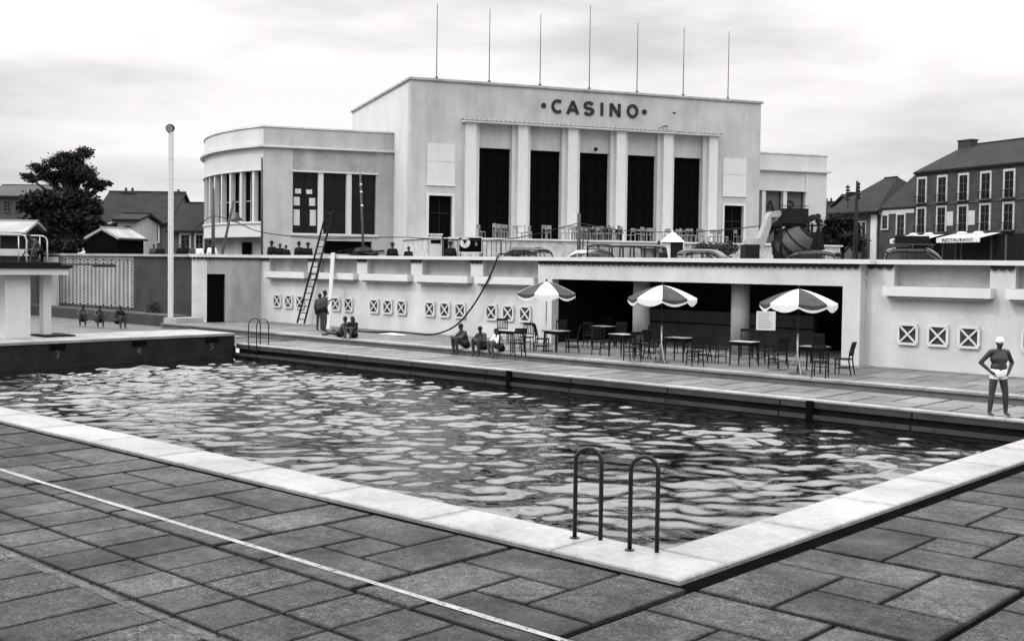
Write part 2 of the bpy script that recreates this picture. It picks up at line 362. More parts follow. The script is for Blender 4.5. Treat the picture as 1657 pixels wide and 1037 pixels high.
MB((-7, 8, 0)).add([(-6.55,9.8,-.055),(20,9.8,-.055),(20,25.5,-.055),(-6.55,25.5,-.055)], [(0,1,2,3)]).build('joint_bed', M['joint'], nd)
for k in range(-8, 4):
    pinwheel(nd, -7.52+2.44*k, 8.43, -.012, 'slab')
for k in range(1, 3):
    for j in range(1, 6): pinwheel(nd, -7.52+2.44*k, 8.43+2.44*j, -.012, 'slab')
for k in range(26):
    xx = -6.2-.683*k; slab_obj(nd, xx, 6.755, .645, .86, -.012, 'slab')
    if k < 22: slab_obj(nd, xx, 5.93, .645, .68, -.012, 'slab')
for k in range(14):
    xx = -6.55-.76*k; slab_obj(nd, xx, 4.86, .72, 1.36, -.012, 'slab'); slab_obj(nd, xx-.3, 3.44, .72, 1.36, -.012, 'slab')
def strip(name, y, w, x0, x1, m, z, seed):
    r = random.Random(seed); n = 60; V = []; 
    for i in range(n+1):
        x = x0+(x1-x0)*i/n; V += [(x, y-w/2+r.uniform(-.006, .006), z), (x, y+w/2+r.uniform(-.006, .006), z)]
    return MB((-7, 8, 0)).add(V, [(2*i, 2*i+2, 2*i+3, 2*i+1) for i in range(n)]).build(name, m, nd)
strip('painted_line', 7.53, .085, -40, -5.9, M['line'], -.0045, 3)
strip('worn_painted_line', 5.43, .10, -12.4, -6, M['lineold'], -.0045, 5)

fwk = empty('far_walk', (-20, 27, 0), kind='structure')
MB((-20, 27, 0)).box(PX0-.3, 6, PY1+.34, 28.5, -.055, -.03).build('joint_bed', M['joint'], fwk)
for k in range(17): pinwheel(fwk, -36.6+2.44*k, 27.2, 0, 'slab_far', 2.36, .06)

ter = empty('terrace', (-20, 30, 0), kind='structure'); TO = (-20, 30, 0)
MB(TO).prism([(-48.6, 28.52), (6, 28.52), (6, 33.9), (-48.2, 33.9), (-48.95, 30.4)], -.05, DECK-.05).build('terrace_base', M['riser'], ter)
for k in range(24):
    MB(TO).slab(-48.55+2.3*k+.006, -48.55+2.3*(k+1)-.006, 28.46, 28.9, DECK-.07, DECK, .012).build('edge_stone', M['cope' if k > 3 else 'slab_far'], ter)
for k in range(38):
    for j, (y0, y1) in enumerate(((28.9, 30.45), (30.45, 32.0), (32.0, 33.6))):
        xx = -48+1.42*k-(.5 if j == 1 else 0)
        if xx > -48.2 and xx < 3: slab_obj(ter, xx+.71, (y0+y1)/2, 1.38, y1-y0-.04, DECK-.004, 'slab_far')
MB(TO).box(-28.9, -15.8, 33.62, 38.9, DECK-.05, DECK-.006).build('portico_floor', M['conc'], ter)

# ================================================================== POOL-SIDE WALL
pw = empty('pool_wall', (-31, YW, DECK), label='long white rendered wall with planter boxes and grilles behind the pool terrace', cat='wall'); WO = (-31, YW, DECK)
SEG = ((-47.75, -29.0), (-15.75, 5.0))
for x0, x1 in SEG:
    MB(WO).box(x0, x1, YW, YW+.42, DECK-.1, 2.70).build('wall_body', M['white'], pw)
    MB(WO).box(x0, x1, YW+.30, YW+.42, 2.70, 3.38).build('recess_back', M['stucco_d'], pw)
MB(WO).box(-48.2, -29.0, YW-.15, YW+.55, 3.38, 3.52).build('coping', M['white2'], pw)
MB(WO).box(-15.75, 5.2, YW-.15, YW+.55, 3.38, 3.52).build('coping', M['white2'], pw)
BAYS = [-45.43, -41.79, -38.15, -34.51, -30.87] + [-13.45, -9.81, -6.17, -2.53]
piers = [-47.4, -43.61, -39.97, -36.33, -32.69] + [-15.3, -11.63, -7.99, -4.35]
def scallops(s, x0, x1, y, ztop, n, h=.10, th=.06):      # hanging edge of a row of tiles
    w = (x1-x0)/n
    for i in range(n):
        c = x0+(i+.5)*w; pts = [(c-w/2, y, ztop)]
        pts += [(c-w/2*math.cos(PI*t/6), y, ztop-.03-h*math.sin(PI*t/6)) for t in range(7)] + [(c+w/2, y, ztop)]
        s.extrude(pts, (0, th, 0))
    return s
for x in piers:
    w = .72 if x not in (-47.4, -15.3) else (.68 if x == -47.4 else .89)
    MB(WO).box(x-w/2, x+w/2, YW+.002, YW+.30, 2.70, 3.38).build('pier', M['white'], pw)
    scallops(MB(WO), x-w/2+.02, x+w/2-.02, YW-.07, 3.379, 3, .12, .068).build('tile_trim', M['terrad'], pw)
vent_frame = MB(); h = .29
for a, b in (((-h, -h), (h, -h)), ((-h, h), (h, h))): vent_frame.box(-h, h, -.085, .0, a[1]-.035, a[1]+.035)
for sx in (-1, 1): vent_frame.box(sx*h-.035, sx*h+.035, -.084, -.001, -h+.035, h-.035)
vfm = vent_frame.mesh('frame', M['white2'])
vc = MB(); q = h-.04
for sgn, yy in ((1, -.062), (-1, -.06)):
    vc.obox((0, yy, 0), Vector((.7071, 0, .7071*sgn))*q*1.38, Vector((0, .018, 0)), Vector((-.7071*sgn, 0, .7071))*.026)
vcm = vc.mesh('cross', M['white2'])
vbm = MB().box(-q, q, -.03, -.003, -q, q).mesh('shade_plate', M['conc_d'])  # dark plate on the wall face; its tone stands for a shaded recess
for bx in BAYS:
    MB(WO).box(bx-1.62, bx+1.62, YW-.36, YW-.001, 2.42, 2.72).build('planter_box', M['white2'], pw)
    MB(WO).box(bx-1.50, bx+1.50, YW-.26, YW-.002, 2.34, 2.418).build('planter_bracket', M['stucco_d'], pw)
    MB(WO).box(bx-1.52, bx+1.52, YW-.30, YW-.06, 2.70, 2.726).build('soil', M['ground'], pw)
    for dx in (-.92, 0, .92):
        o = link('vent_grille', vbm, pw, loc=Vector((bx+dx, YW, 1.265))-Vector(WO)); link('frame', vfm, o); link('cross', vcm, o)
# portico (open refreshment room under the street)
PO = Vector((-22.4, 33.2, DECK)); YP = 33.2
po = empty('portico', PO, label='white open-fronted portico with round columns sheltering the bar terrace', cat='portico')
MB(PO).box(-28.98, -15.75, YP, YP+.38, 2.68, 3.38).build('lintel', M['white'], po)
MB(PO).box(-28.98, -28.27, YP, YP+.40, DECK-.02, 2.68).build('pillar', M['white'], po)
MB(PO).box(-16.34, -15.75, YP, YP+.40, DECK-.02, 2.68).build('pillar', M['white'], po)
MB(PO).box(-29.0, -15.4, YP-.18, YP+.95, 3.38, 3.52).build('coping', M['white2'], po)
scallops(MB(PO), -28.95, -15.8, YP-.07, 3.379, 56, .12, .068).build('tile_trim', M['terrad'], po)
MB(PO).box(-28.98, -15.75, YP+.38, 39.3, 2.75, 2.95).build('ceiling', M['conc'], po)
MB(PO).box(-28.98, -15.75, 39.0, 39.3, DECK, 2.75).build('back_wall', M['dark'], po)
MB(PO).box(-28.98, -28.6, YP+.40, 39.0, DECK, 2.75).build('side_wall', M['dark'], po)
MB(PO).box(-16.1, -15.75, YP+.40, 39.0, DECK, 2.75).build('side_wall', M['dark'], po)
MB(PO).box(-27.2, -19.6, 37.6, 37.9, DECK, 1.5).build('counter', M['curtain'], po)
MB(PO).box(-27.2, -19.6, 37.55, 37.598, .98, 1.04).build('counter_rail', M['dark'], po)
for px in (1037, 1197):
    x = aty(px, 560, 34.2).x
    MB(PO).lathe([(.32, DECK), (.32, 2.75)], 24, (x, 34.2, 0)).build('column', M['conc'], po, smooth=True)

# return wall with the dark doorway, then the wall with the pierced screen
RA, RB = Vector((-48.95, 30.40, 0)), Vector((-47.75, 33.62, 0)); rd = (RB-RA).normalized(); rn = Vector((rd.y, -rd.x, 0))
rw = empty('return_wall', (RA.x, RA.y, DECK), label='grey concrete block wall with a dark open doorway at the terrace end', cat='wall')
LR = (RB-RA).length
def rbox(t0, t1, n0, n1, z0, z1, name, m): 
    P = [RA+rd*t0+rn*n0, RA+rd*t1+rn*n0, RA+rd*t1+rn*n1, RA+rd*t0+rn*n1]
    return MB((RA.x, RA.y, DECK)).prism([(p.x, p.y) for p in P][::-1], z0, z1).build(name, m, rw)
d0, d1 = .72, 1.62
rbox(0, d0, -.35, 0, DECK-.1, 3.38, 'wall_panel', M['conc_l']); rbox(d1, LR, -.35, 0, DECK-.1, 3.38, 'wall_panel', M['conc'])
rbox(d0, d1, -.35, 0, 2.55, 3.38, 'wall_panel', M['conc']); rbox(d0, d1, -.34, -.25, DECK, 2.55, 'doorway', M['black'])
rbox(-.12, LR-.02, -.5, .14, 3.381, 3.52, 'coping', M['conc_l'])
s = MB((RA.x, RA.y, DECK))
for i in range(18):
    c = RA+rd*(LR*(i+.5)/18)+rn*.04; s.obox((c.x, c.y, 3.31), rd*.06, rn*.05, (0, 0, .05))
s.build('tile_trim', M['terrad'], rw)
SO = (-58, 30.4, DECK); YS = 30.4
sw = empty('screen_wall', SO, label='dark wall at left holding a white pierced brick screen', cat='wall')
for x0, x1 in ((-54.5, -49.0), (-80, -62.7)): MB(SO).box(x0, x1, YS, YS+.35, -.05, 3.38).build('wall_body', M['conc_d'], sw)
MB(SO).box(-62.7, -54.5, YS, YS+.35, -.05, .68).build('wall_base', M['conc_d'], sw)
MB(SO).box(-62.7, -54.5, YS, YS+.35, 3.2, 3.38).build('wall_head', M['conc'], sw)
MB(SO).box(-80, -49.12, YS-.14, YS+.5, 3.38, 3.5).build('coping', M['conc'], sw)
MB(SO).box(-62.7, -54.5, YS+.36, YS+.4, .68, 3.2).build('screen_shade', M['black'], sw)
MB(SO).box(-64.3, -62.75, YS-.2, YS-.002, .3, 3.3).build('pilaster', M['white'], sw)
s = MB(SO); nc = 19; pw_ = 8.2/nc
for c in range(nc+1):
    x = -62.7+c*pw_; s.box(max(x-.09, -62.7), min(x+.09, -54.5), YS+.03, YS+.13, .681, 3.199)
for c in range(nc):
    x = -62.7+c*pw_; z = .72+(.07 if c % 2 else 0)
    while z < 3.15: s.box(x+.09, x+pw_-.09, YS+.032, YS+.128, z, z+.07); z += .14
tag(s.build('screen_bricks', M['conc'], sw), kind='stuff')
pb = empty('planting_bed', (-50, 29.3, 0), label='low concrete planting bed in front of the dark screen wall', cat='planter')
MB((-50, 29.3, 0)).box(-49.0, -47.9, 28.9, 30.38, -.05, .46).build('bed_wall', M['conc'], pb)
MB((-50, 29.3, 0)).box(-66, -49.0, 29.2, 30.38, -.05, .50).build('bed_wall', M['conc_d'], pb)
MB((-50, 29.3, 0)).box(-65.8, -49.2, 29.4, 30.36, .49, .53).build('soil', M['ground'], pb)
ap = MB().box(-75, -41.1, 5, 29.2, -.058, -.02); tag(ap.build('apron', M['riser']), kind='structure')

# ================================================================== STARTING PLATFORM AND DIVING TOWER
def text_mesh(txt, size, m, depth=.01, bold=0.0):
    c = bpy.data.curves.new('t', 'FONT'); c.body = txt; c.size = size; c.extrude = depth; c.offset = bold; c.align_x = 'CENTER'; c.align_y = 'CENTER'; c.resolution_u = 3
    o = bpy.data.objects.new('t', c); COL.objects.link(o); dg = bpy.context.evaluated_depsgraph_get()
    me = bpy.data.meshes.new_from_object(o.evaluated_get(dg)); bpy.data.objects.remove(o); bpy.data.curves.remove(c)
    me.materials.clear(); me.materials.append(m); return me
LO = (-39.5, 20, 0)
sp = empty('starting_platform', LO, label='long low concrete starting platform with lane numbers at the pool end', cat='platform')
MB(LO).box(-41.0, -38.05, 6, 25.5, -.05, .30).build('platform_body', M['wet'], sp)
MB(LO).box(-38.049, -37.99, 6, 25.5, -2.3, .28).build('front_face', M['wet'], sp)
y = 6.0
while y < 25.4:
    y2 = min(y+1.95, 25.54); MB(LO).slab(-41.04, -37.95, y+.004, y2-.004, .30, .40, .015).build('top_slab', M['cope'], sp); y = y2
for txt, px, py in (('3', 93, 574), ('4', 225, 568), ('5', 343, 561)):
    P = onpl(px, py, Vector((-37.98, 0, 0)), Vector((1, 0, 0)))
    link('lane_number', text_mesh(txt, .36, M['houseg'], .006, .004), sp, loc=Vector((-37.984, P.y, P.z))-Vector(LO), rot=(PI/2, 0, PI/2))
    MB(LO).box(-37.988, -37.93, P.y-.28, P.y+.28, .10, .26).build('starting_grip', M['black'], sp)
TW = Vector((-40.3, 18.4, .4))
tw = empty('diving_tower', TW, label='white concrete diving tower with railing and springboard at the left edge', cat='diving tower')
def zt(px, py): return onpl(px, py, Vector((-40.3, 0, 0)), Vector((1, 0, 0)))
MB(TW).box(-40.65, -39.85, 17.35, 18.25, .40, 2.64).build('column', M['pale'], tw)
MB(TW).box(-40.65, -40.35, 18.95, 19.25, .40, 2.64).build('column', M['pale'], tw)
MB(TW).slab(-41.6, -39.4, 15.6, 19.45, 2.64, 2.88, .03).build('platform_slab', M['pale'], tw)
s = MB(TW); s.box(-41.5, -39.3, 15.8, 19.55, 2.881, 2.98); s.box(-41.2, -39.5, 15.9, 19.2, 2.981, 3.08); s.build('coir_mat', M['clothd'], tw)
MB(TW).box(-40.0, -39.55, 18.6, 21.3, 2.985, 3.05).build('springboard', M['woodm'], tw)
MB(TW).box(-39.99, -39.56, 20.65, 21.35, 2.93, 2.982).build('board_tip', M['clothd'], tw)
MB(TW).box(-41.0, -39.6, 18.7, 19.8, .404, .46).build('foot_mat', M['clothd'], tw)
def railing(x, ya, yb):
    z0, z1 = 2.9, 4.05; p = [(x, ya, z0), (x, ya, z1-.15)]
    p += [(x, ya+.15*(1-math.cos(a)), z1-.15+.15*math.sin(a)) for a in (.5, 1.0, PI/2)]
    p += [(x, yb-.22*(1-math.cos(a)), z1-.22+.22*math.sin(a)) for a in (PI/2, 1.1, .7, .35, 0)] + [(x, yb, z0)]
    MB(TW).tube(p, .026, 10).build('railing', M['white2'], tw, smooth=True)
    for yy in (ya+1.25, yb-.28): MB(TW).tube([(x, yy, z0), (x, yy, z1-.01)], .018, 8).build('rail_post', M['steel'], tw, smooth=True)
railing(-41.3, 16.3, 19.55); railing(-39.7+.1, 15.8, 18.0)
MB(TW).box(-41.55, -41.5, 15.9, 19.2, 3.3, 3.55).build('kick_board', M['white2'], tw)

# pool ladders
def ladder_rail(name, foot, dirv, span, hgt, label, r=.024, m='metal', sep=None, low=-1.1):
    o = empty('pool_ladder', foot, label=label, cat='pool ladder')
    d = Vector(dirv).normalized(); n = Vector((d.y, -d.x, 0))*.27 if sep is None else Vector(sep)
    for off in (-1, 1):
        b = n*off; w = span
        p = [b+Vector((0, 0, -.02)), b+Vector((0, 0, hgt-w/2))]
        p += [b+d*(w/2*(1-math.cos(a)))+Vector((0, 0, hgt-w/2+w/2*math.sin(a))) for a in np.linspace(.3, PI-.3, 9)]
        p += [b+d*w+Vector((0, 0, hgt-w/2)), b+d*w+Vector((0, 0, low))]
        MB().tube(p, r, 12).build('handrail', M[m], o, smooth=True)
        MB().lathe([(r*2.2, .0), (r*2.2, .012), (r*1.2, .02)], 14, b).build('flange', M[m], o)
    for z in (-.25, -.55, -.85): MB().bar(n*-1+d*span+Vector((0, .1, z)), n+d*span+Vector((0, .1, z)), .09, .03).build('rung', M[m], o)
    return o
ladder_rail('near', (-8.075, 10.44, 0), (.87, .47, 0), .31, 1.08, 'black tubular pool ladder with two arched handrails at the near corner', .026, 'metal', (.405, 0, 0), -.02)
ladder_rail('far', (-36.8, 26.05, 0), (0, -1, 0), .55, 1.0, 'thin pool ladder with arched handrails beside the starting platform', .02)
ladder_rail('right', (-8.0, 26.15, 0), (0, -1, 0), .5, 1.0, 'pool ladder at the right picture edge behind the standing bather', .022, 'steel')
# floodlight mast
MA = Vector((-48.98, 29.26, .46))
ma = empty('lamp_mast', MA, label='tall pale mast with round floodlight in the planting bed', cat='mast')
hm = 8.85
for dx, m in ((-.075, 'pale'), (.075, 'pale')):
    MB().prism([(dx-.055, -.07), (dx+.055, -.07), (dx+.055, .07), (dx-.055, .07)], 0, hm).build('post', M[m], ma)
MB().box(-.03, .03, -.04, .04, 0, hm-.02).build('web', M['conc'], ma)
dr = Vector((.45, -.6, -.25)).normalized(); lc = Vector((0, -.02, hm+.2))
s = MB(); s.tube([lc-dr*.14, lc-dr*.1, lc, lc+dr*.12], [.06, .16, .2, .21], 20); s.build('lamp_housing', M['dark'], ma, smooth=True)
MB().tube([lc+dr*.121, lc+dr*.13], [.17, .16], 20).build('lamp_glass', M['conc'], ma)
for k in range(1, 9): MB().box(-.14, .14, -.078, .078, k*.95, k*.95+.03).build('batten', M['conc_l'], ma)

# ================================================================== CASINO
P0 = atd(662, 385, 70); CA = Vector((P0.x, P0.y, STREET))
cs = empty('casino', CA, TH, label='large pale modernist casino with tall pilasters and flagpoles on its roof', cat='building')
def zc(z): return z-STREET
def cbox(name, m, s0, s1, b0, b1, z0, z1, parent=None):
    return MB().box(s0, s1, b0, b1, zc(z0), zc(z1)).build(name, M[m], parent or cs)
W = 24.85; FL = 4.72; TOP = 14.45
def cxy(s, b): return CA + Matrix.Rotation(TH, 3, 'Z') @ Vector((s, b, 0))
# front wall round its openings
cbox('front_wall', 'stucco', 0, 3.52, 0, .6, 7.42, TOP); cbox('front_wall', 'stucco', 0, 1.23, 0, .6, STREET, 7.42); cbox('front_wall', 'stucco', 2.74, 3.52, 0, .6, STREET, 7.42)
cbox('front_wall', 'stucco', W-3.52, W, 0, .6, 7.42, TOP); cbox('front_wall', 'stucco', W-1.23, W, 0, .6, STREET, 7.42); cbox('front_wall', 'stucco', W-3.52, W-2.74, 0, .6, STREET, 7.42)
cbox('front_wall', 'stucco', 3.52, W-3.52, 0, .6, 12.02, TOP)
cbox('side_wall', 'pale', .002, .6, .6, 17, STREET, TOP); cbox('side_wall', 'stucco', W-.6, W-.002, .6, 17, STREET, TOP)  # left side takes a paler stucco, its sunlit brightness put in the colour
cbox('back_wall', 'stucco', .6, W-.6, 16.4, 17, STREET, TOP)
cbox('floor', 'conc', .6, W-.6, .3, 16.4, FL-.4, FL-.02)
cbox('roof', 'conc', -.12, W+.12, -.12, 17.12, TOP, TOP+.13); cbox('parapet_cap', 'conc_l', -.06, W+.06, -.06, 17.06, TOP+.13, TOP+.17)
for s0 in (1.23, W-2.74):
    d = cbox('side_door', 'black', s0, s0+1.51, .32, .40, FL, 7.40)
    for k in range(3): MB().box(s0+.02+k*.72, s0+.07+k*.72, .26, .318, zc(FL), zc(7.38)).build('door_frame', M['dark'], d)
    MB().box(s0+.02, s0+1.49, .262, .316, zc(6.3), zc(6.38)).build('door_frame', M['dark'], d)
    cbox('door_surround', 'pale', s0-.16, s0-.003, -.05, .05, FL, 7.56); cbox('door_surround', 'pale', s0+1.513, s0+1.67, -.05, .05, FL, 7.56)
    cbox('door_surround', 'pale', s0-.003, s0+1.513, -.05, .05, 7.403, 7.56)
for s0 in (1.10, W-2.90):
    cbox('blind_panel', 'pale', s0, s0+1.8, -.05, .002, 8.10, 10.62); cbox('panel_sill', 'conc_l', s0-.05, s0+1.85, -.10, .0, 8.02, 8.10)
    cbox('panel_joint', 'conc', s0+.02, s0+1.78, -.056, -.045, 9.50, 9.52)
# pilasters, recessed bays and tall dark doors
pc = [W/2+1.715*k*2 + 1.715 for k in (-3, -2, -1, 0, 1, 2)]
for i, c in enumerate(pc):
    cbox('pilaster', 'white2', c-.33, c+.33, -.36, .6, FL, 11.99)
    if i: cbox('reveal', 'pale', c-.62, c-.33, -.05, .6, FL, 11.99)
    if i < 5: cbox('reveal', 'pale', c+.33, c+.62, -.05, .6, FL, 11.99)
for i in range(5):
    a, b = pc[i]+.62, pc[i+1]-.62
    cbox('bay_panel', 'stucco', a, b, .2, .55, 10.52, 12.0)
    d = cbox('tall_door', 'black', a, b, .5, .56, FL, 10.52)
    for k in range(4): x = a+(b-a-.05)*k/3; MB().box(x, x+.05, .44, .498, zc(FL), zc(10.5)).build('door_bar', M['black'], d)
    for z in (7.2, 9.0): MB().box(a+.05, b-.05, .442, .496, zc(z), zc(z+.06)).build('door_bar', M['black'], d)
cbox('canopy', 'conc_l', 3.3, W-3.3, -.62, -.002, 12.0, 12.1)
nt_ = 58; s = MB(); w = (W-6.6)/nt_
for i in range(nt_):
    c = 3.3+(i+.5)*w
    s.add([(c-w/2, -.66, zc(12.10)), (c, -.66, zc(12.20)), (c+w/2, -.66, zc(12.10)), (c-w/2, -.003, zc(12.26)), (c, -.003, zc(12.36)), (c+w/2, -.003, zc(12.26))],
          [(0, 1, 4, 3), (1, 2, 5, 4), (0, 2, 1), (0, 3, 5, 2)])
s.build('canopy_tiles', M['terra'], cs)
MB().ell((W/2, -.1, zc(10.75)), .14, .14, .14).build('globe_lamp', M['dark'], cs, smooth=True)
for s0 in (17.2,): MB().tube([(s0-.3, -.3, zc(12.36)), (s0-.1, -.35, zc(12.5)), (s0+.25, -.4, zc(12.55))], [.06, .1, .14], 10).build('floodlight', M['conc'], cs)
cbox('wall_bracket', 'dark', 18.05, 18.25, -.06, -.002, 13.42, 13.48)
# the lettering: strokes with real thickness
def stroke(pts, w, closed=False):
    pts = [Vector((p[0], 0, p[1])) for p in pts]; n = len(pts); L, Rr = [], []
    for i, p in enumerate(pts):
        if closed: t = (pts[(i+1) % n]-pts[i-1]).normalized(); mi = 1
        else:
            t0 = (pts[i]-pts[max(i-1, 0)]); t1 = (pts[min(i+1, n-1)]-pts[i]); t0 = t0.normalized() if t0.length else t1.normalized(); t1 = t1.normalized() if t1.length else t0
            t = (t0+t1).normalized(); mi = 1/max(.45, t.dot(t1))
        q = Vector((-t.z, 0, t.x))*w/2*mi; L.append(p+q); Rr.append(p-q)
    return L, Rr
def letter(strokes, w, x, z, hgt, wid, m, parent, depth=.07, y=-.07, name='letter'):
    s = MB()
    for k_, (pts, closed) in enumerate(strokes):
        L, Rr = stroke([(x+a*wid, z+b*hgt) for a, b in pts], w, closed); n = len(L); dv = Vector((0, depth+.002*k_, 0)); yo = Vector((0, y, 0))
        V = [p+yo for p in L]+[p+yo for p in Rr]+[p+yo+dv for p in L]+[p+yo+dv for p in Rr]; Fc = []
        for i in range(n if closed else n-1):
            j = (i+1) % n; Fc += [(i, j, n+j, n+i), (2*n+i, 3*n+i, 3*n+j, 2*n+j), (i, 2*n+i, 2*n+j, j), (n+i, n+j, 3*n+j, 3*n+i)]
        if not closed: Fc += [(0, n, 3*n, 2*n), (n-1, 3*n-1, 4*n-1, 2*n-1)]
        s.add(V, Fc)
    return s.build(name, M[m], parent)
def arc(cx, cy, rx, ry, a0, a1, n=14): return [(cx+rx*math.cos(math.radians(a0+(a1-a0)*i/n)), cy+ry*math.sin(math.radians(a0+(a1-a0)*i/n))) for i in range(n+1)]
GL = {'C': [(arc(.55, .5, .48, .43, 48, 312), False)], 'A': [([(.02, .0), (.5, .98)], False), ([(.5, .98), (.98, 0)], False), ([(.2, .3), (.8, .3)], False)],
      'S': [(arc(.5, .71, .4, .22, 25, 270)+arc(.5, .27, .43, .22, 90, -155)[1:], False)], 'I': [([(.5, 0), (.5, 1)], False)],
      'N': [([(.1, 0), (.1, 1)], False), ([(.12, .97), (.88, .03)], False), ([(.9, 0), (.9, 1)], False)], 'O': [(arc(.5, .5, .45, .43, 0, 360, 24)[:-1], True)],
      'R': [([(.1, 0), (.1, 1)], False), ([(.1, .94), (.5, .94)]+arc(.55, .7, .33, .24, 80, -80, 8)+[(.5, .46), (.1, .46)], False), ([(.45, .46), (.92, 0)], False)]}
for ch, x0, x1 in (('C', 9.35, 10.05), ('A', 10.42, 11.17), ('S', 11.57, 12.27), ('I', 12.5, 13.2), ('N', 13.43, 14.17), ('O', 14.70, 15.42)):
    letter(GL[ch], .19, x0, zc(12.95), .84, x1-x0, 'letter', cs)
for x in (8.77, 15.93): MB().tube([(x, -.07, zc(13.37)), (x, -.001, zc(13.37))], .17, 16).build('sign_dot', M['letter'], cs)
for i in range(7):
    x = 1.75+3.447*i; t = 19.25 if i != 3 else 20.1
    MB().tube([(x, .35, zc(TOP+.16)), (x, .35, zc(t))], [.035, .02], 8).build('flagpole', M['houseg'], cs)
    MB().lathe([(.1, 0), (.1, .12), (.05, .16)], 10, (x, .35, zc(TOP+.17))).build('pole_foot', M['dark'], cs)
# wings set back from the front
BW = 4.03; WT = 11.55
def wing(mir):
    def S(a, b): return (a, b) if not mir else (W-b, W-a)
    def wb(name, m, a, b, b0, b1, z0, z1): a, b = S(a, b); return cbox(name, m, a, b, b0, b1, z0, z1)
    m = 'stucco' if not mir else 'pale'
    wb('wing_wall', m, -8.33, -6.5, BW, BW+.5, STREET, 10.3); wb('wing_wall', m, -1.15, -.002, BW, BW+.5, STREET, 10.3)
    wb('wing_wall', 'stucco_d' if not mir else m, -6.5, -1.15, BW+.06, BW+.5, 8.86, 10.3)
    wb('wing_base', m, -6.5, -4.5, BW+.001, BW+.5, STREET, 4.86); wb('wing_base', m, -4.5, -1.4, BW, BW+.5, 4.55, 4.86); wb('wing_base', m, -1.4, -1.15, BW+.001, BW+.5, STREET, 4.86)
    wb('basement_opening', 'black', -4.5, -1.4, BW+.3, BW+.4, STREET, 4.55)
    wb('wing_sill', 'white2', -6.62, -1.02, BW-.14, BW+.2, 4.86, 5.0); wb('wing_lintel', 'white2', -6.6, -1.02, BW-.10, BW+.055, 8.84, 8.95)
    wb('wing_ledge', 'white2', -8.55 if not mir else -8.6, -.002, BW-.25, BW+.3, 10.3, 10.44)
    wb('wing_parapet', m, -8.33, -.002, BW+.02, BW+.35, 10.44, WT); wb('parapet_cap', 'conc_l', -8.4, -.002, BW-.05, BW+.42, WT, WT+.1)
    wb('wing_roof', 'conc', -8.33, -.002, BW+.35, 17, 10.3, 10.5); wb('wing_back', m, -8.33, -.002, 16.6, 17, STREET, 10.3)
    if mir: wb('wing_side', m, -8.33, -7.9, BW+.5, 16.6, STREET, 10.3); wb('wing_parapet', m, -8.33, -8.0, BW+.35, 17, 10.5, WT)
    for c in (-4.73, -2.92): wb('mullion', 'white2', c-.16, c+.16, BW-.02, BW+.35, 5.0, 8.84)
    for a, b in ((-6.5, -4.89), (-4.57, -3.08), (-2.76, -1.15)):
        a, b = S(a, b); d = cbox('window', 'glass' if not mir else 'curtain', a, b, BW+.36, BW+.40, 5.0, 8.84)
        if not mir:
            for z in (6.6, 7.35): MB().box(a, b, BW+.30, BW+.358, zc(z), zc(z+.07)).build('glazing_bar', M['dark'], d)
            MB().box((a+b)/2-.03, (a+b)/2+.03, BW+.302, BW+.356, zc(5.0), zc(8.84)).build('glazing_bar', M['dark'], d)
        else:
            for x in (a+.04, b-.10): MB().box(x, x+.06, BW+.30, BW+.358, zc(5.0), zc(8.84)).build('glazing_bar', M['dark'], d)
wing(False); wing(True)
# white panes painting bright reflections onto the first window of the left wing
for a, z0, z1 in ((-6.38, 5.5, 6.5), (-5.35, 5.5, 6.5), (-6.38, 6.75, 7.3), (-5.4, 6.75, 7.25), (-6.3, 7.5, 7.8), (-5.6, 7.5, 7.78)):
    cbox('bright_pane', 'white2', a, a+.38, BW+.345, BW+.362, z0, z1)
# letters of the bar window in the right wing
letter(GL['A'], .14, 28.12, zc(7.35), .82, .78, 'letter', cs, .02, BW+.27); letter(GL['R'], .14, 29.85, zc(7.35), .82, .72, 'letter', cs, .02, BW+.27)
# curved end of the left wing
AC = Vector((7.0, 13.5)); AR = 18.04; A0 = math.radians(211.7); A1 = math.radians(148.3); NA = 40
def arcpt(r, t): a = A0+(A1-A0)*t; return AC.x+r*math.cos(a), AC.y+r*math.sin(a)
def ring(name, m, r0, r1, z0, z1, t0=0, t1=1, n=NA):
    pts = [arcpt(r1, t0+(t1-t0)*i/n) for i in range(n+1)]+[arcpt(r0, t0+(t1-t0)*i/n) for i in range(n, -1, -1)]
    N_ = n+1; V = [(p[0], p[1], zc(z0)) for p in pts]+[(p[0], p[1], zc(z1)) for p in pts]; T = 2*N_; Fc = []
    for i in range(n):
        o, o2 = i, i+1; q, q2 = T-1-i, T-2-i
        Fc += [(o, q, q2, o2), (T+o, T+o2, T+q2, T+q), (o, o2, T+o2, T+o), (q2, q, T+q, T+q2)]
    Fc += [(0, T, 2*T-1, T-1), (n, n+1, T+n+1, T+n)]
    return MB().add(V, Fc).build(name, M[m], cs)
ring('curved_base', 'conc', AR-1.2, AR-.75, STREET, 4.72); ring('curved_apron', 'white2', AR-1.19, AR, 4.72, 5.55)
ring('curved_sill', 'white2', AR-.5, AR+.08, 5.55, 5.68); ring('curved_wall', 'pale', AR-.5, AR-.02, 8.9, 10.3)
ring('curved_lintel', 'conc_l', AR-.5, AR+.08, 8.86, 8.93); ring('curved_ledge', 'white2', AR-.5, AR+.28, 10.3, 10.44)
ring('curved_parapet', 'pale', AR-.5, AR-.04, 10.44, WT); ring('parapet_cap', 'conc_l', AR-.55, AR+.04, WT, WT+.1)
ring('curved_glazing', 'black', AR-.40, AR-.36, 5.68, 8.9)
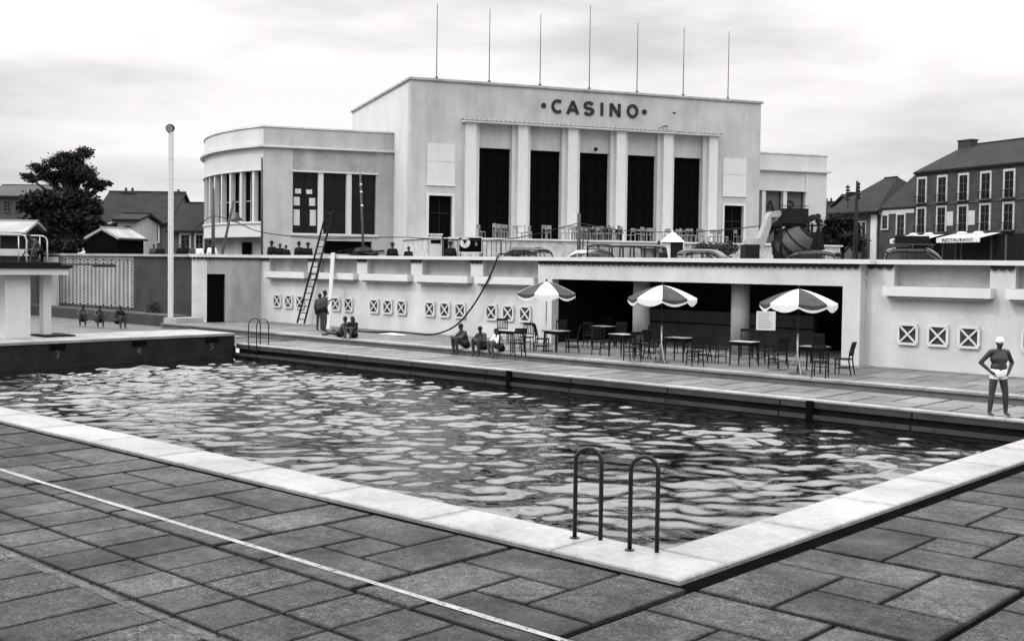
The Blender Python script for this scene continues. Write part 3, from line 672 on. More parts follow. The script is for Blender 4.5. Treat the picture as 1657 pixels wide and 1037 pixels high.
for k in range(17):
    t = .05+k*.07
    if t > 1: break
    a = A0+(A1-A0)*t; p0 = arcpt(AR-.33, t); p1 = arcpt(AR-.01, t); dxy = Vector((math.cos(a), math.sin(a), 0)); nn = Vector((-dxy.y, dxy.x, 0))
    MB().obox(((p0[0]+p1[0])/2, (p0[1]+p1[1])/2, zc(7.28)), dxy*.16, nn*.11, (0, 0, 1.6)).build('window_fin', M['pale'], cs)
    for tt in (t+.035,):
        p = arcpt(AR-.34, tt); a2 = A0+(A1-A0)*tt; d2 = Vector((math.cos(a2), math.sin(a2), 0)); n2 = Vector((-d2.y, d2.x, 0))
        MB().obox((p[0], p[1], zc(7.28)), d2*.03, n2*.03, (0, 0, 1.6)).build('glazing_bar', M['conc'], cs)
        MB().obox((p[0], p[1], zc(7.0)), d2*.028, n2*.55, (0, 0, .03)).build('glazing_bar', M['conc'], cs)
MB().prism([arcpt(AR-.4, i/20) for i in range(21)]+[(0, 23), (0, 17.2), (-.01, 5)], zc(10.32), zc(10.4)).build('curved_roof', M['conc'], cs)
cbox('curved_back', 'stucco', -8.4, -.01, 17.1, 17.5, STREET, 10.3)
cbox('base_door', 'black', -9.35, -8.75, 6.2, 6.3, STREET, 4.4)
# podium terrace in front
cbox('podium', 'rubble', -.4, 27.5, -5.6, -.001, STREET, 4.62); cbox('podium_edge', 'conc_l', -.5, 27.6, -5.75, -.002, 4.62, 4.72)
cbox('podium_wing', 'stucco', -6.6, -.4, .5, BW-.3, STREET, 3.7)
for s0 in (5.2, 9.5, 13.8, 18.0): cbox('podium_niche', 'dark', s0, s0+1.1, -5.62, -5.59, 3.75, 4.2)

# ================================================================== TERRACE FURNITURE
def make_chair():
    o = empty('terrace_chair')
    MB().slab(-.21, .21, -.20, .22, .43, .465, .008).build('seat', M['wood'], o)
    for sx in (-1, 1):
        MB().tube([(sx*.19, .19, 0), (sx*.185, .185, .43)], [.016, .02], 6).build('leg', M['wood'], o)
        MB().tube([(sx*.185, -.26, 0), (sx*.18, -.19, .43), (sx*.185, -.22, .68), (sx*.19, -.29, .93)], [.018, .021, .02, .017], 6).build('rear_leg', M['wood'], o)
        MB().bar((sx*.187, .187, .2), (sx*.183, -.225, .2), .02, .025).build('stretcher', M['wood'], o)
    MB().bar((-.187, .187, .28), (.187, .187, .28), .02, .025).build('stretcher', M['wood'], o)
    MB().bar((-.19, -.285, .9), (.19, -.285, .9), .025, .085).build('top_rail', M['wood'], o)
    MB().bar((-.18, -.212, .56), (.18, -.212, .56), .02, .035).build('lower_rail', M['wood'], o)
    for k in range(5): x = -.12+.06*k; MB().bar((x, -.214, .57), (x, -.28, .87), .028, .012).build('back_slat', M['wood'], o)
    return o
def make_table(w=.8):
    o = empty('terrace_table'); h = w/2
    MB().slab(-h, h, -h*.85, h*.85, .71, .745, .006).build('table_top', M['wood'], o)
    MB().slab(-h+.03, h-.03, -h*.85+.03, h*.85-.03, .745, .752, .003).build('top_inlay', M['conc'], o)
    for sx in (-1, 1):
        for sy in (-1, 1): MB().tube([(sx*(h-.06), sy*(h*.85-.06), 0), (sx*(h-.08), sy*(h*.85-.08), .71)], [.022, .03], 6).build('leg', M['wood'], o)
    MB().box(-h+.09, h-.09, -h*.85+.075, -h*.85+.1, .63, .71).build('apron_rail', M['wood'], o); MB().box(-h+.09, h-.09, h*.85-.1, h*.85-.075, .63, .71).build('apron_rail', M['wood'], o)
    return o
tb0 = make_table(); ch0 = make_chair(); tb_used = ch_used = False
TABLES = [('by the seated bathers left of the portico', (828, 570), [(814, 556, 'behind it'), (852, 566, 'on its right'), (838, 577, 'in front of it')]),
          ('beneath the leftmost parasol', (900, 570), [(877, 569, 'on its left'), (925, 571, 'on its right'), (908, 559, 'behind it')]),
          ('in front of the left round column', (1007, 577), [(972, 574, 'on its left'), (1037, 579, 'on its right'), (1003, 563, 'behind it'), (1022, 584, 'in front of it')]),
          ('beneath the middle parasol', (1098, 584), [(1056, 581, 'on its left'), (1062, 572, 'behind its left side'), (1102, 571, 'behind it'), (1136, 584, 'on its right'), (1124, 592, 'in front of it')]),
          ('in front of the right round column', (1204, 592), [(1161, 587, 'on its left'), (1208, 578, 'behind it'), (1240, 589, 'on its right'), (1258, 597, 'at its far right')]),
          ('beneath the rightmost parasol', (1316, 602), [(1322, 588, 'behind it'), (1365, 606, 'on its right'), (1327, 611, 'in front of it'), (1282, 590, 'behind its left side')]),
          ('deep in the portico shade behind the left column', (976, 560), [(955, 562, 'on its left'), (985, 553, 'behind it')])]
for ti, (where, (px, py), chs) in enumerate(TABLES):
    P = atz(px, py, DECK); rz = random.uniform(-.15, .15)
    t = tb0 if ti == 0 else copy_tree(tb0); t.location = P; t.rotation_euler = (0, 0, rz)
    tag(t, 'small dark wooden cafe table '+where, 'table', 'cafe tables on the terrace')
    for ci, (cx, cy, wh) in enumerate(chs):
        Q = atz(cx, cy, DECK); d = P-Q; c = ch0 if not ch_used else copy_tree(ch0); ch_used = True
        c.location = Q; c.rotation_euler = (0, 0, math.atan2(d.y, d.x)-PI/2+random.uniform(-.35, .35))
        tag(c, 'dark slat chair %s: table %s' % (wh, where), 'chair', 'cafe chairs on the terrace')
UM = [((-25.81, 30.02), 'leftmost dark and white striped parasol with fringe, by the portico pillar', math.radians(-116.8)), ((-20.55, 29.47), 'middle dark and white parasol with scalloped fringe', math.radians(-55.1)), ((-15.76, 29.31), 'rightmost dark and white parasol with scalloped fringe', math.radians(-61.7))]
def make_parasol(loc, label, rot):
    o = empty('parasol', (loc[0], loc[1], DECK), rot, label, 'parasol', 'parasols on the terrace')
    R0, za, zr, vd = 1.08, 2.42, 2.02, .2; n = 8; sub = 6
    def P(a, t): sag = .07*math.sin(PI*t); rr = R0*t; return Vector((rr*math.cos(a), rr*math.sin(a), za-(za-zr)*t**1.25+sag*.3))
    for k in range(n):
        a0, a1 = 2*PI*k/n, 2*PI*(k+1)/n; V = []; Fc = []; nr = 6
        for j in range(nr+1):
            t = j/nr
            for i in range(sub+1):
                u = i/sub; p = P(a0, t)*(1-u)+P(a1, t)*u; p.z -= .05*t*math.sin(PI*u); V.append(p)
        for j in range(nr):
            for i in range(sub): q = j*(sub+1)+i; Fc.append((q, q+sub+1, q+sub+2, q+1))
        m = 'canvasw' if k % 2 else 'canvas'
        pn = MB().add(V, Fc).build('canopy_panel', M[m], o, smooth=True)
        V = []; Fc = []
        for i in range(sub+1):
            u = i/sub; p = P(a0, 1)*(1-u)+P(a1, 1)*u; p.z -= .05*math.sin(PI*u); dr_ = vd*(.62+.38*math.sin(PI*u))
            V += [p, p-Vector((0, 0, dr_*.62)), p-Vector((0, 0, dr_*.62)), p-Vector((0, 0, dr_))]
        for i in range(sub): Fc.append((4*i, 4*i+1, 4*i+5, 4*i+4))
        MB().add(V, Fc).build('valance', M[m], pn)
        MB().add(V, [(4*i+2, 4*i+3, 4*i+7, 4*i+6) for i in range(sub)]).build('fringe', M['fringe'], pn)
        mid = (P(a0, .5)); MB().tube([P(a0, .06)-Vector((0, 0, .02)), P(a0, .97)-Vector((0, 0, .03))], .008, 5).build('rib', M['woodm'], o)
    MB().tube([(0, 0, 0), (0, 0, 1.15)], .024, 8).build('pole', M['steel'], o, smooth=True); MB().tube([(0, 0, 1.15), (0, 0, za)], .016, 8).build('upper_pole', M['woodm'], o, smooth=True)
    MB().ell((0, 0, za+.04), .03, .03, .06).build('finial', M['dark'], o, smooth=True)
    for k in range(3):
        a = 2*PI*k/3+.4; MB().tube([(0, 0, .62), (.27*math.cos(a), .27*math.sin(a), .0)], .01, 6).build('tripod_leg', M['steel'], o)
    MB().lathe([(.26, 0), (.26, .02), (.24, .03)], 18).build('foot_plate', M['woodm'], o)
for u in UM: make_parasol(*u)
# notice board on a stand
N0 = atz(1238, 586, DECK); nb = empty('notice_board', N0, math.radians(30), 'white sheet of printed notices on a stand before the right column', 'sign')
MB().box(-.3, .3, -.012, .012, 1.02, 1.62).build('sheet', M['white2'], nb)
for k in range(9): MB().box(-.25, .25-random.uniform(.02, .2), -.0155, -.0135, 1.55-.058*k, 1.562-.058*k).build('print_line', M['clothm'], nb)
for sx in (-.22, .22): MB().bar((sx, .02, 1.05), (sx*1.2, .02, 0), .03).build('stand_leg', M['wood'], nb)
MB().bar((0, .02, 1.2), (0, .4, 0), .03).build('stand_leg', M['wood'], nb)

# ladder, plank and hose at the wall
def ladder(a, b, wdir, w, n, name, label, m, cat='ladder'):
    a, b = Vector(a), Vector(b); o = empty(name, a, label=label, cat=cat); d = b-a; wd = Vector(wdir).normalized()*w/2
    for sg in (-1, 1): MB().bar(wd*sg, wd*sg*.9+d, .05, .085, up=wdir).build('rail', M[m], o)
    for k in range(n): p = d*((k+.6)/n); MB().tube([p-wd, p+wd], .022, 6).build('rung', M[m], o)
    return o
ladder(aty(486.5, 523, 33.05), aty(534, 341, 33.38), (1, 0, 0), .55, 17, 'ladder', 'long wooden ladder leaning past the top of the white wall', 'wood')
pl_ = empty('plank', aty(531, 538, 32.2)*1, label='pale wooden plank standing upright behind the two standing bathers', cat='plank')
pl_.location.z = DECK; b = aty(539, 409, 33.38)-pl_.location
MB().obox(b/2, b/2, Vector((.10, .02, 0)), Vector((0, .018, .0))+Vector((0, 0, .002))).build('board', M['woodl'], pl_)
def hose(name, pts, r, label, cat, m='dark', n=14, straight=False):
    pts = [Vector(p) for p in pts]; out = []
    for i in range(len(pts)-1):
        p0, p1, p2, p3 = pts[max(i-1, 0)], pts[i], pts[i+1], pts[min(i+2, len(pts)-1)]
        for k in range(n):
            t = k/n; out.append(.5*((2*p1)+(p2-p0)*t+(2*p0-5*p1+4*p2-p3)*t*t+(3*p1-p0-3*p2+p3)*t**3))
    out.append(pts[-1]); o = MB(pts[0]).tube(out, r, 6).build(name, M[m], None, smooth=True, loc=pts[0]); return tag(o, label, cat)
z4 = DECK+.03
hose('hose', [aty(838, 411, 34.4), aty(812, 411, 33.7), aty(806, 414, 33.40), aty(796, 440, 33.2), aty(778, 475, 33.25), aty(758, 505, 33.2), aty(737, 527, 33.1), aty(714, 538, 32.9), atz(690, 541.5, z4), atz(650, 537.5, z4), atz(600, 537, z4), atz(560, 534, z4)], .035,
     'black hose hanging over the white wall and trailing along the terrace', 'hose')
tw_ = atz(622, 541, DECK); MB(tw_).add([tw_+Vector(v) for v in [(-.1, -.2, .02), (1.1, -.25, .03), (1.2, .15, .02), (.5, .25, .05), (-.05, .2, .03)]]+[tw_+Vector((.5, 0, .09))], [(0, 1, 5), (1, 2, 5), (2, 3, 5), (3, 4, 5), (4, 0, 5)]).build('towel', M['clothw'], None, loc=tw_)
tag(bpy.data.objects['towel'], 'white towel lying on the terrace beside the reclining bathers', 'towel')
# shrub in the planting bed
def leaf_cloud(s, c, r, n, size, rg, soft=False):
    for _ in range(n):
        while True:
            if soft: p = Vector((rg.gauss(0, .5), rg.gauss(0, .5), rg.gauss(0, .5))); break
            p = Vector((rg.uniform(-1, 1), rg.uniform(-1, 1), rg.uniform(-1, 1)))
            if .25 < p.length < 1: break
        p = Vector(c)+Vector((p.x*r[0], p.y*r[1], p.z*r[2])); a = Vector((rg.gauss(0, 1), rg.gauss(0, 1), rg.gauss(0, .6))).normalized(); b = a.orthogonal().normalized()
        b = (b*math.cos(rg.uniform(0, 6))+a.cross(b)*math.sin(rg.uniform(0, 6))).normalized(); z = size*rg.uniform(.6, 1.4)
        s.add([p-a*z, p+b*z*.5, p+a*z, p-b*z*.5], [(0, 1, 2, 3)])
    return s
def shrub(px, py, D, r, n, size, label, name='shrub', m='leaf', z0=None, seed=1, group=None):
    P = atd(px, py, D); base = Vector((P.x, P.y, STREET if z0 is None else z0)); o = empty(name, base, label=label, cat=name.split('_')[-1], group=group); rg = random.Random(seed)
    s = MB(base)
    for k in range(9):
        c = P+Vector((rg.uniform(-.6, .6)*r[0], rg.uniform(-.6, .6)*r[1], rg.uniform(-.55, .55)*r[2])); leaf_cloud(s, c, (r[0]*.55, r[1]*.55, r[2]*.5), n//9, size, rg)
    s.build('foliage', M[m], o); st = MB(base)
    for k in range(4): st.tube([base+Vector((rg.uniform(-.1, .1), rg.uniform(-.1, .1), 0)), P+Vector((rg.uniform(-.5, .5)*r[0], rg.uniform(-.5, .5)*r[1], 0))], [.05*max(r), .015*max(r)], 5)
    st.build('stem', M['bark'], o); return o
shrub(247, 494, 57.6, (.55, .3, .55), 260, .06, 'sparse flowering shrub in the planting bed left of the mast', z0=.5, seed=3, m='leaf2')

# ================================================================== PEOPLE
def cone_caps(s, a, ra, b, rb, n=10):
    a, b = Vector(a), Vector(b); d = b-a
    if d.length < 1e-5: s.ell(a, ra, ra, ra, n, 6); return
    t = d.normalized(); pa = [a-t*ra*math.cos(x) for x in (0.12, .6, 1.1)]; 
    path = [a-t*ra*c for c in (.98, .8, .45)]+[a, b]+[b+t*rb*c for c in (.45, .8, .98)]
    rs = [ra*.2, ra*.6, ra*.89, ra, rb, rb*.89, rb*.6, rb*.2]; s.tube(path, rs, n)
def remeshed(s, name, m, voxel, parent, it=5):
    me = s.mesh(name, None); o = bpy.data.objects.new('tmp', me); COL.objects.link(o)
    r = o.modifiers.new('r', 'REMESH'); r.mode = 'VOXEL'; r.voxel_size = voxel; r.use_smooth_shade = True
    sm = o.modifiers.new('s', 'SMOOTH'); sm.factor = .5; sm.iterations = it
    dg = bpy.context.evaluated_depsgraph_get(); m2 = bpy.data.meshes.new_from_object(o.evaluated_get(dg)); m2.name = name
    bpy.data.objects.remove(o); bpy.data.meshes.remove(me); m2.materials.clear(); m2.materials.append(M[m]); m2.polygons.foreach_set('use_smooth', [True]*len(m2.polygons))
    return link(name, m2, parent)
def figure(loc, rz, J, label, H=1.72, skin='skin', trunks='clothd', top=None, hat=None, hair='hair', voxel=.016, group=None, trousers=None, longhair=False, fem=False):
    """J: joints in metres for a 1.72 m body, x right, y forward, z up."""
    o = empty('person', loc, rz, label, 'person', group); k = H/1.72
    j = {a: Vector(b)*k for a, b in J.items()}; s = MB()
    pel, che, nec, hd = j['pelvis'], j['chest'], j['neck'], j['head']
    sh = [j['shL'], j['shR']]; acr = (sh[1]-sh[0]).normalized()
    def C(a, ra, b, rb): cone_caps(s, a, ra*k, b, rb*k)
    hipL, hipR = pel-acr*.085*k, pel+acr*.085*k
    C(pel-acr*.07*k, .115, pel+acr*.07*k, .115); wst = pel.lerp(che, .45); C(wst-acr*.06*k, .118, wst+acr*.06*k, .118); C(che-acr*.075*k, .12, che+acr*.075*k, .12)
    C(pel, .12, che, .13); md = che.lerp(nec, .25); s.ell(md.lerp(pel, .12), .165*k, .115*k, .19*k, 14, 10); s.ell(pel.lerp(che, .55), .165*k, .122*k, .24*k, 14, 10); C(sh[0].lerp(sh[1], .1), .065, sh[0].lerp(sh[1], .9), .065); C(che-acr*.08*k, .1, sh[0].lerp(sh[1], .2), .07); C(che+acr*.08*k, .1, sh[0].lerp(sh[1], .8), .07)
    C(nec-Vector((0, 0, .06))*k, .06, hd-(hd-nec)*.25, .052)
    up = (hd-nec).normalized(); fw = j.get('face', Vector((0, 1, 0))); fw = (fw-up*fw.dot(up)).normalized()
    s.ell(hd+up*.02*k, .077*k, .088*k, .105*k, 14, 10); s.ell(hd-up*.055*k+fw*.022*k, .056*k, .062*k, .055*k, 12, 8)
    C(hd+fw*.082*k+up*.02*k, .012, hd+fw*.102*k-up*.015*k, .017); sd = up.cross(fw)
    for sg in (-1, 1): s.ell(hd+sd*sg*.08*k-up*.005*k, .012*k, .022*k, .03*k, 8, 6)
    hands = []
    for L_ in 'LR':
        a, b, c = j['sh'+L_], j['el'+L_], j['wr'+L_]; C(a, .06, b, .048); C(b, .047, c, .032)
        hv = j.get('hand'+L_); hv = hv if hv is not None else (c-b).normalized()*.1*k; hv = hv.normalized(); sdv = hv.orthogonal().normalized()
        if abs(sdv.dot(acr)) > .7: sdv = hv.cross(sdv)
        C(c, .028, c+hv*.07*k, .036); C(c+hv*.06*k-sdv*.02*k, .022, c+hv*.06*k+sdv*.02*k, .022)
        for q, (of, ln) in enumerate(((-.03, .065), (-.01, .08), (.01, .075), (.03, .058))):
            p0 = c+hv*.08*k+sdv*of*k; bend = hv.cross(sdv)*.25; p1 = p0+(hv+bend*.4).normalized()*ln*.5*k; p2 = p1+(hv+bend).normalized()*ln*.5*k; C(p0, .0105, p1, .0095); C(p1, .0095, p2, .008)
        p0 = c+hv*.03*k-sdv*.03*k; C(p0, .013, p0+(hv*.6-sdv*.6).normalized()*.055*k, .010)
        a, b, c = (hipL if L_ == 'L' else hipR), j['kn'+L_], j['an'+L_]; C(a, .1, b, .066); C(b, .064, b.lerp(c, .3), .067); C(b.lerp(c, .3), .067, c, .043)
        ft = j.get('toe'+L_); ft = ft if ft is not None else c+Vector((0, .17, -.045))*k; C(c+Vector((0, 0, -.02))*k, .038, c.lerp(ft, .5)-Vector((0, 0, .012))*k, .034); C(c.lerp(ft, .5)-Vector((0, 0, .012))*k, .036, ft, .022)
    if fem:
        for sg in (-1, 1): s.ell(che+acr*sg*.07*k+fw*.1*k-up*.02*k, .06*k, .05*k, .06*k, 10, 8)
    remeshed(s, 'body', skin, voxel*k, o)
    e = .014*k
    if trunks or trousers:
        s = MB(); cone_caps(s, pel-acr*.07*k, .115*k+e, pel+acr*.07*k, .115*k+e); cone_caps(s, pel-acr*.06*k+(che-pel)*.14, .112*k+e, pel+acr*.06*k+(che-pel)*.14, .112*k+e)
        for a, kn, an in ((hipL, j['knL'], j['anL']), (hipR, j['knR'], j['anR'])):
            if trousers: cone_caps(s, a, .09*k+e, kn, .062*k+e); cone_caps(s, kn, .062*k+e, an, .055*k+e)
            else: cone_caps(s, a, .09*k+e, a.lerp(kn, .22), .082*k+e)
        remeshed(s, 'trousers' if trousers else 'swimming_trunks', trousers or trunks, voxel*k, o, 2)
    if top:
        s = MB(); e2 = .016*k
        cone_caps(s, pel, .12*k+e2, che, .135*k+e2); cone_caps(s, che-acr*.075*k, .125*k+e2, che+acr*.075*k, .125*k+e2); cone_caps(s, sh[0].lerp(sh[1], .08), .068*k+e2, sh[0].lerp(sh[1], .92), .068*k+e2)
        for L_ in 'LR':
            cone_caps(s, j['sh'+L_], .056*k+e2, j['el'+L_], .048*k+e2)
            if trousers: cone_caps(s, j['el'+L_], .047*k+e2, j['wr'+L_], .034*k+e2)
        remeshed(s, 'shirt', top, voxel*k, o, 2)
    if hat == 'cap':
        s = MB(); s.ell(hd+up*.045*k, .088*k, .098*k, .088*k, 14, 10); remeshed(s, 'bathing_cap', 'clothw', voxel*k, o, 2)
    elif hat:
        s = MB(); c = hd+up*.075*k; s.lathe([(.17*k, -.012*k), (.17*k, .006*k), (.095*k, .012*k), (.09*k, .08*k), (.075*k, .1*k), (.02*k, .105*k)], 16, c); s.build('hat', M[hat], o, smooth=True)
    elif hair:
        s = MB(); s.ell(hd+up*.04*k-fw*.012*k, .086*k, .096*k, .092*k, 14, 10)
        if longhair: s.ell(hd-up*.03*k-fw*.05*k, .095*k, .07*k, .12*k, 12, 8)
        remeshed(s, 'hair', hair, voxel*k, o, 2)
    return o
def stand(**kw):
    J = dict(pelvis=(0, 0, .93), chest=(0, .01, 1.25), neck=(0, 0, 1.45), head=(0, .02, 1.60), shL=(-.185, 0, 1.40), shR=(.185, 0, 1.40), elL=(-.24, -.02, 1.12), elR=(.24, -.02, 1.12),
             wrL=(-.25, .05, .87), wrR=(.25, .05, .87), knL=(-.1, .02, .50), knR=(.1, .02, .50), anL=(-.11, -.02, .085), anR=(.11, -.02, .085)); J.update(kw); return J
def sit(**kw):      # on an edge .22 m above the feet, knees drawn up
    J = dict(pelvis=(0, 0, .34), chest=(0, .1, .64), neck=(0, .17, .83), head=(0, .22, .97), shL=(-.18, .14, .79), shR=(.18, .14, .79), elL=(-.24, .32, .60), elR=(.24, .32, .60),
             wrL=(-.12, .5, .62), wrR=(.12, .5, .62), knL=(-.13, .48, .55), knR=(.13, .48, .55), anL=(-.12, .42, .085), anR=(.12, .42, .085)); J.update(kw); return J
fac = lambda p: math.atan2(-p.y, -p.x)-PI/2        # turn a figure towards the camera
# the bather at the right edge, hands on hips, at the pool's brim
P = Vector((-9.0, 25.9, .0))
figure(P, fac(P)+.5, stand(elL=(-.36, -.10, 1.16), wrL=(-.21, .05, .98), handL=Vector((.6, .6, -.5)), elR=(.36, -.10, 1.16), wrR=(.21, .05, .98), handR=Vector((-.6, .6, -.5)), knL=(-.16, .02, .5), knR=(.14, .0, .5), anL=(-.21, -.04, .085), anR=(.17, -.02, .085)),
       'bather with white cap and white trunks, hands on hips, at the right edge', 1.76, 'skin', 'clothw', hat='cap', voxel=.011)
# two bathers standing on the terrace
P = atz(511, 537, DECK); P = Vector((-39.6, 30.9, DECK))
figure(P, fac(P)+2.6, stand(elR=(.3, .1, 1.15), wrR=(.3, .3, 1.25)), 'shorter dark standing bather on the terrace by the ladder', 1.62, trunks='clothd', voxel=.018)
P2 = Vector((-38.75, 30.5, DECK))
figure(P2, fac(P2)+1.9, stand(elL=(-.32, .12, 1.18), wrL=(-.28, .34, 1.3)), 'taller dark standing bather in front of the upright plank', 1.78, trunks='clothd', voxel=.018)
# reclining pair on the step
REC = dict(pelvis=(0, 0, .12), chest=(0, -.2, .38), neck=(0, -.27, .56), head=(0, -.24, .71), shL=(-.18, -.27, .52), shR=(.18, -.27, .52), elL=(-.24, -.42, .28), elR=(.24, -.05, .30),
           wrL=(-.26, -.5, .05), wrR=(.2, .2, .22), knL=(-.1, .42, .16), knR=(.1, .40, .26), anL=(-.1, .82, .07), anR=(.1, .80, .07), toeL=(-.1, .9, .17), toeR=(.1, .88, .17))
P = Vector((-35.75, 28.95, DECK)); figure(P, math.radians(100), REC, 'bather reclining on the terrace step with legs stretched out', 1.74, voxel=.018)
P = Vector((-35.1, 29.1, DECK)); figure(P, math.radians(200), sit(pelvis=(0, 0, .12), chest=(0, .06, .42), neck=(0, .1, .62), head=(0, .12, .77), shL=(-.18, .08, .58), shR=(.18, .08, .58), elL=(-.24, .24, .4), elR=(.24, .24, .4), wrL=(-.1, .4, .42), wrR=(.1, .4, .42), knL=(-.12, .38, .42), knR=(.12, .38, .42), anL=(-.12, .5, .05), anR=(.12, .5, .05)),
                                        'bushy-haired bather sitting upright next to the reclining one', 1.66, longhair=True, top='clothd', voxel=.018)
# three on the step before the first table
P = Vector((-28.45, 28.74, 0)); figure(P, math.radians(165), sit(), 'dark bather hunched on the step, leftmost of the seated three', 1.74, voxel=.016)
P = Vector((-27.6, 28.76, 0)); figure(P, math.radians(185), sit(elL=(-.25, .25, .55)), 'dark bather on the step, middle of the seated three', 1.66, voxel=.016)
P = Vector((-26.75, 28.74, 0)); figure(P, math.radians(165), sit(elR=(.25, .3, .6)), 'bushy-haired child in a white top seated on the step beside the table', 1.6, 'skin2', top='clothw', longhair=True, voxel=.016)
# crouching diver
P = Vector((-40.3, 18.75, 3.08)); figure(P, math.radians(190), sit(pelvis=(0, 0, .42), chest=(0, .16, .66), neck=(0, .28, .80), head=(0, .38, .88), shL=(-.18, .24, .77), shR=(.18, .24, .77), elL=(-.22, .36, .45), wrL=(-.2, .45, .12), elR=(.22, .3, .5), wrR=(.18, .45, .3), knL=(-.14, .36, .42), knR=(.14, .36, .42), anL=(-.13, .05, .08), anR=(.13, .05, .08)),
                                         'dark diver crouching on top of the diving tower', 1.72, voxel=.018)
# small seated group behind the starting platform
for i, (px, py, lab, t) in enumerate(((135, 540, 'bather in a pale top sitting behind the starting platform', 'clothm'), (160, 541, 'dark bather sitting low behind the starting platform, beside another', None), (191, 540, 'darkest bather sitting apart behind the starting platform', 'clothd'))):
    P = atz(px, py, 0.0); P.x = max(P.x, -47)
    P = aty(px, 536, 26.2+.2*i); P.z = 0; figure(P, fac(P)+random.uniform(-.6, .6), sit(), lab, 1.66, top=t, voxel=.022)
# onlookers behind the wall: hats and shoulders show above the coping
ON = [(440, 35.1, 'clothd', 'clothd', 1.76, 'onlooker in dark cap and open collar beside the wing corner post'), (453, 35.2, 'clothd', None, 1.68, 'bareheaded onlooker in dark jacket, second from the wing corner post'), (463, 35.4, 'clothd', None, 1.6, 'shorter onlooker in dark clothes between two others behind the wall'),
      (484, 35.1, 'clothd', 'clothd', 1.72, 'onlooker in a dark hat with white shirt front, near the ladder'), (498, 35.2, 'clothd', 'clothd', 1.68, 'onlooker in a brimmed hat just left of the ladder'),
      (635, 35.2, 'clothd', 'clothd', 1.66, 'onlooker with a flat hat alone behind the second planter box'), (661, 35.2, 'clothd', None, 1.52, 'small dark onlooker right of the hatted one, below the casino corner'),
      (729, 36.2, 'clothd', 'clothd', 1.72, 'dark onlooker in front of the black poster'),
      (323, 35.6, 'clothw', None, 1.66, 'onlooker in a white shirt at the foot of the curved wing'), (343, 35.4, 'clothw', None, 1.70, 'onlooker in a white shirt nearest the thin post by the curved wing'),
      (293, 36.5, 'clothd', None, 1.72, 'dark onlooker just right of the tall mast'), (303, 36.8, 'clothd', 'clothd', 1.72, 'dark hatted onlooker standing in the group right of the mast'), (312, 36.6, 'clothm', None, 1.66, 'onlooker in grey between the mast and the curved wing'),
      (249, 35.8, 'clothm', None, 1.68, 'onlooker in grey in front of the dark shed'), (259, 35.9, 'clothd', None, 1.66, 'dark onlooker just left of the tall mast')]
for i, (px, Y, top, hat, H, lab) in enumerate(ON):
    P = aty(px, 405, Y); P.z = STREET; figure(P, fac(P)+random.uniform(-.7, .7), stand(), lab, H, skin='skin2', trunks=None, top=top, trousers='clothd', hat=hat, voxel=.024, group='onlookers behind the wall')
# casino terrace visitors
def onpod(px, b):      # point on the podium terrace
    n = Vector((-math.sin(TH), math.cos(TH), 0)); return onpl(px, 390, cxy(0, b), n)
for px, b, lab, pose, z in ((985, -3.9, 'man seated at the terrace rail before the middle pilaster, on the left', 'sit', 4.72), (1001, -4.0, 'dark man seated at the terrace rail before a white pilaster', 'sit', 4.72),
                         (1066, -6.6, 'dark standing man of a couple left of the white pyramid tent', 'st', 3.4), (1075, -6.5, 'dark standing woman of a couple right beside the white pyramid tent', 'st', 3.4)):
    P = onpod(px, b); P.z = z-.12 if pose == 'sit' else 3.02
    figure(P, fac(P), sit() if pose == 'sit' else stand(), lab, 1.72, trunks=None, top='clothd', trousers='clothd', voxel=.026)
P = aty(1073, 405, 41.5); P.z = STREET; figure(P, fac(P)+2.2, stand(), 'dark pedestrian walking between the bus and the saloon car', 1.62, trunks=None, top='clothd', trousers='clothm', voxel=.024)

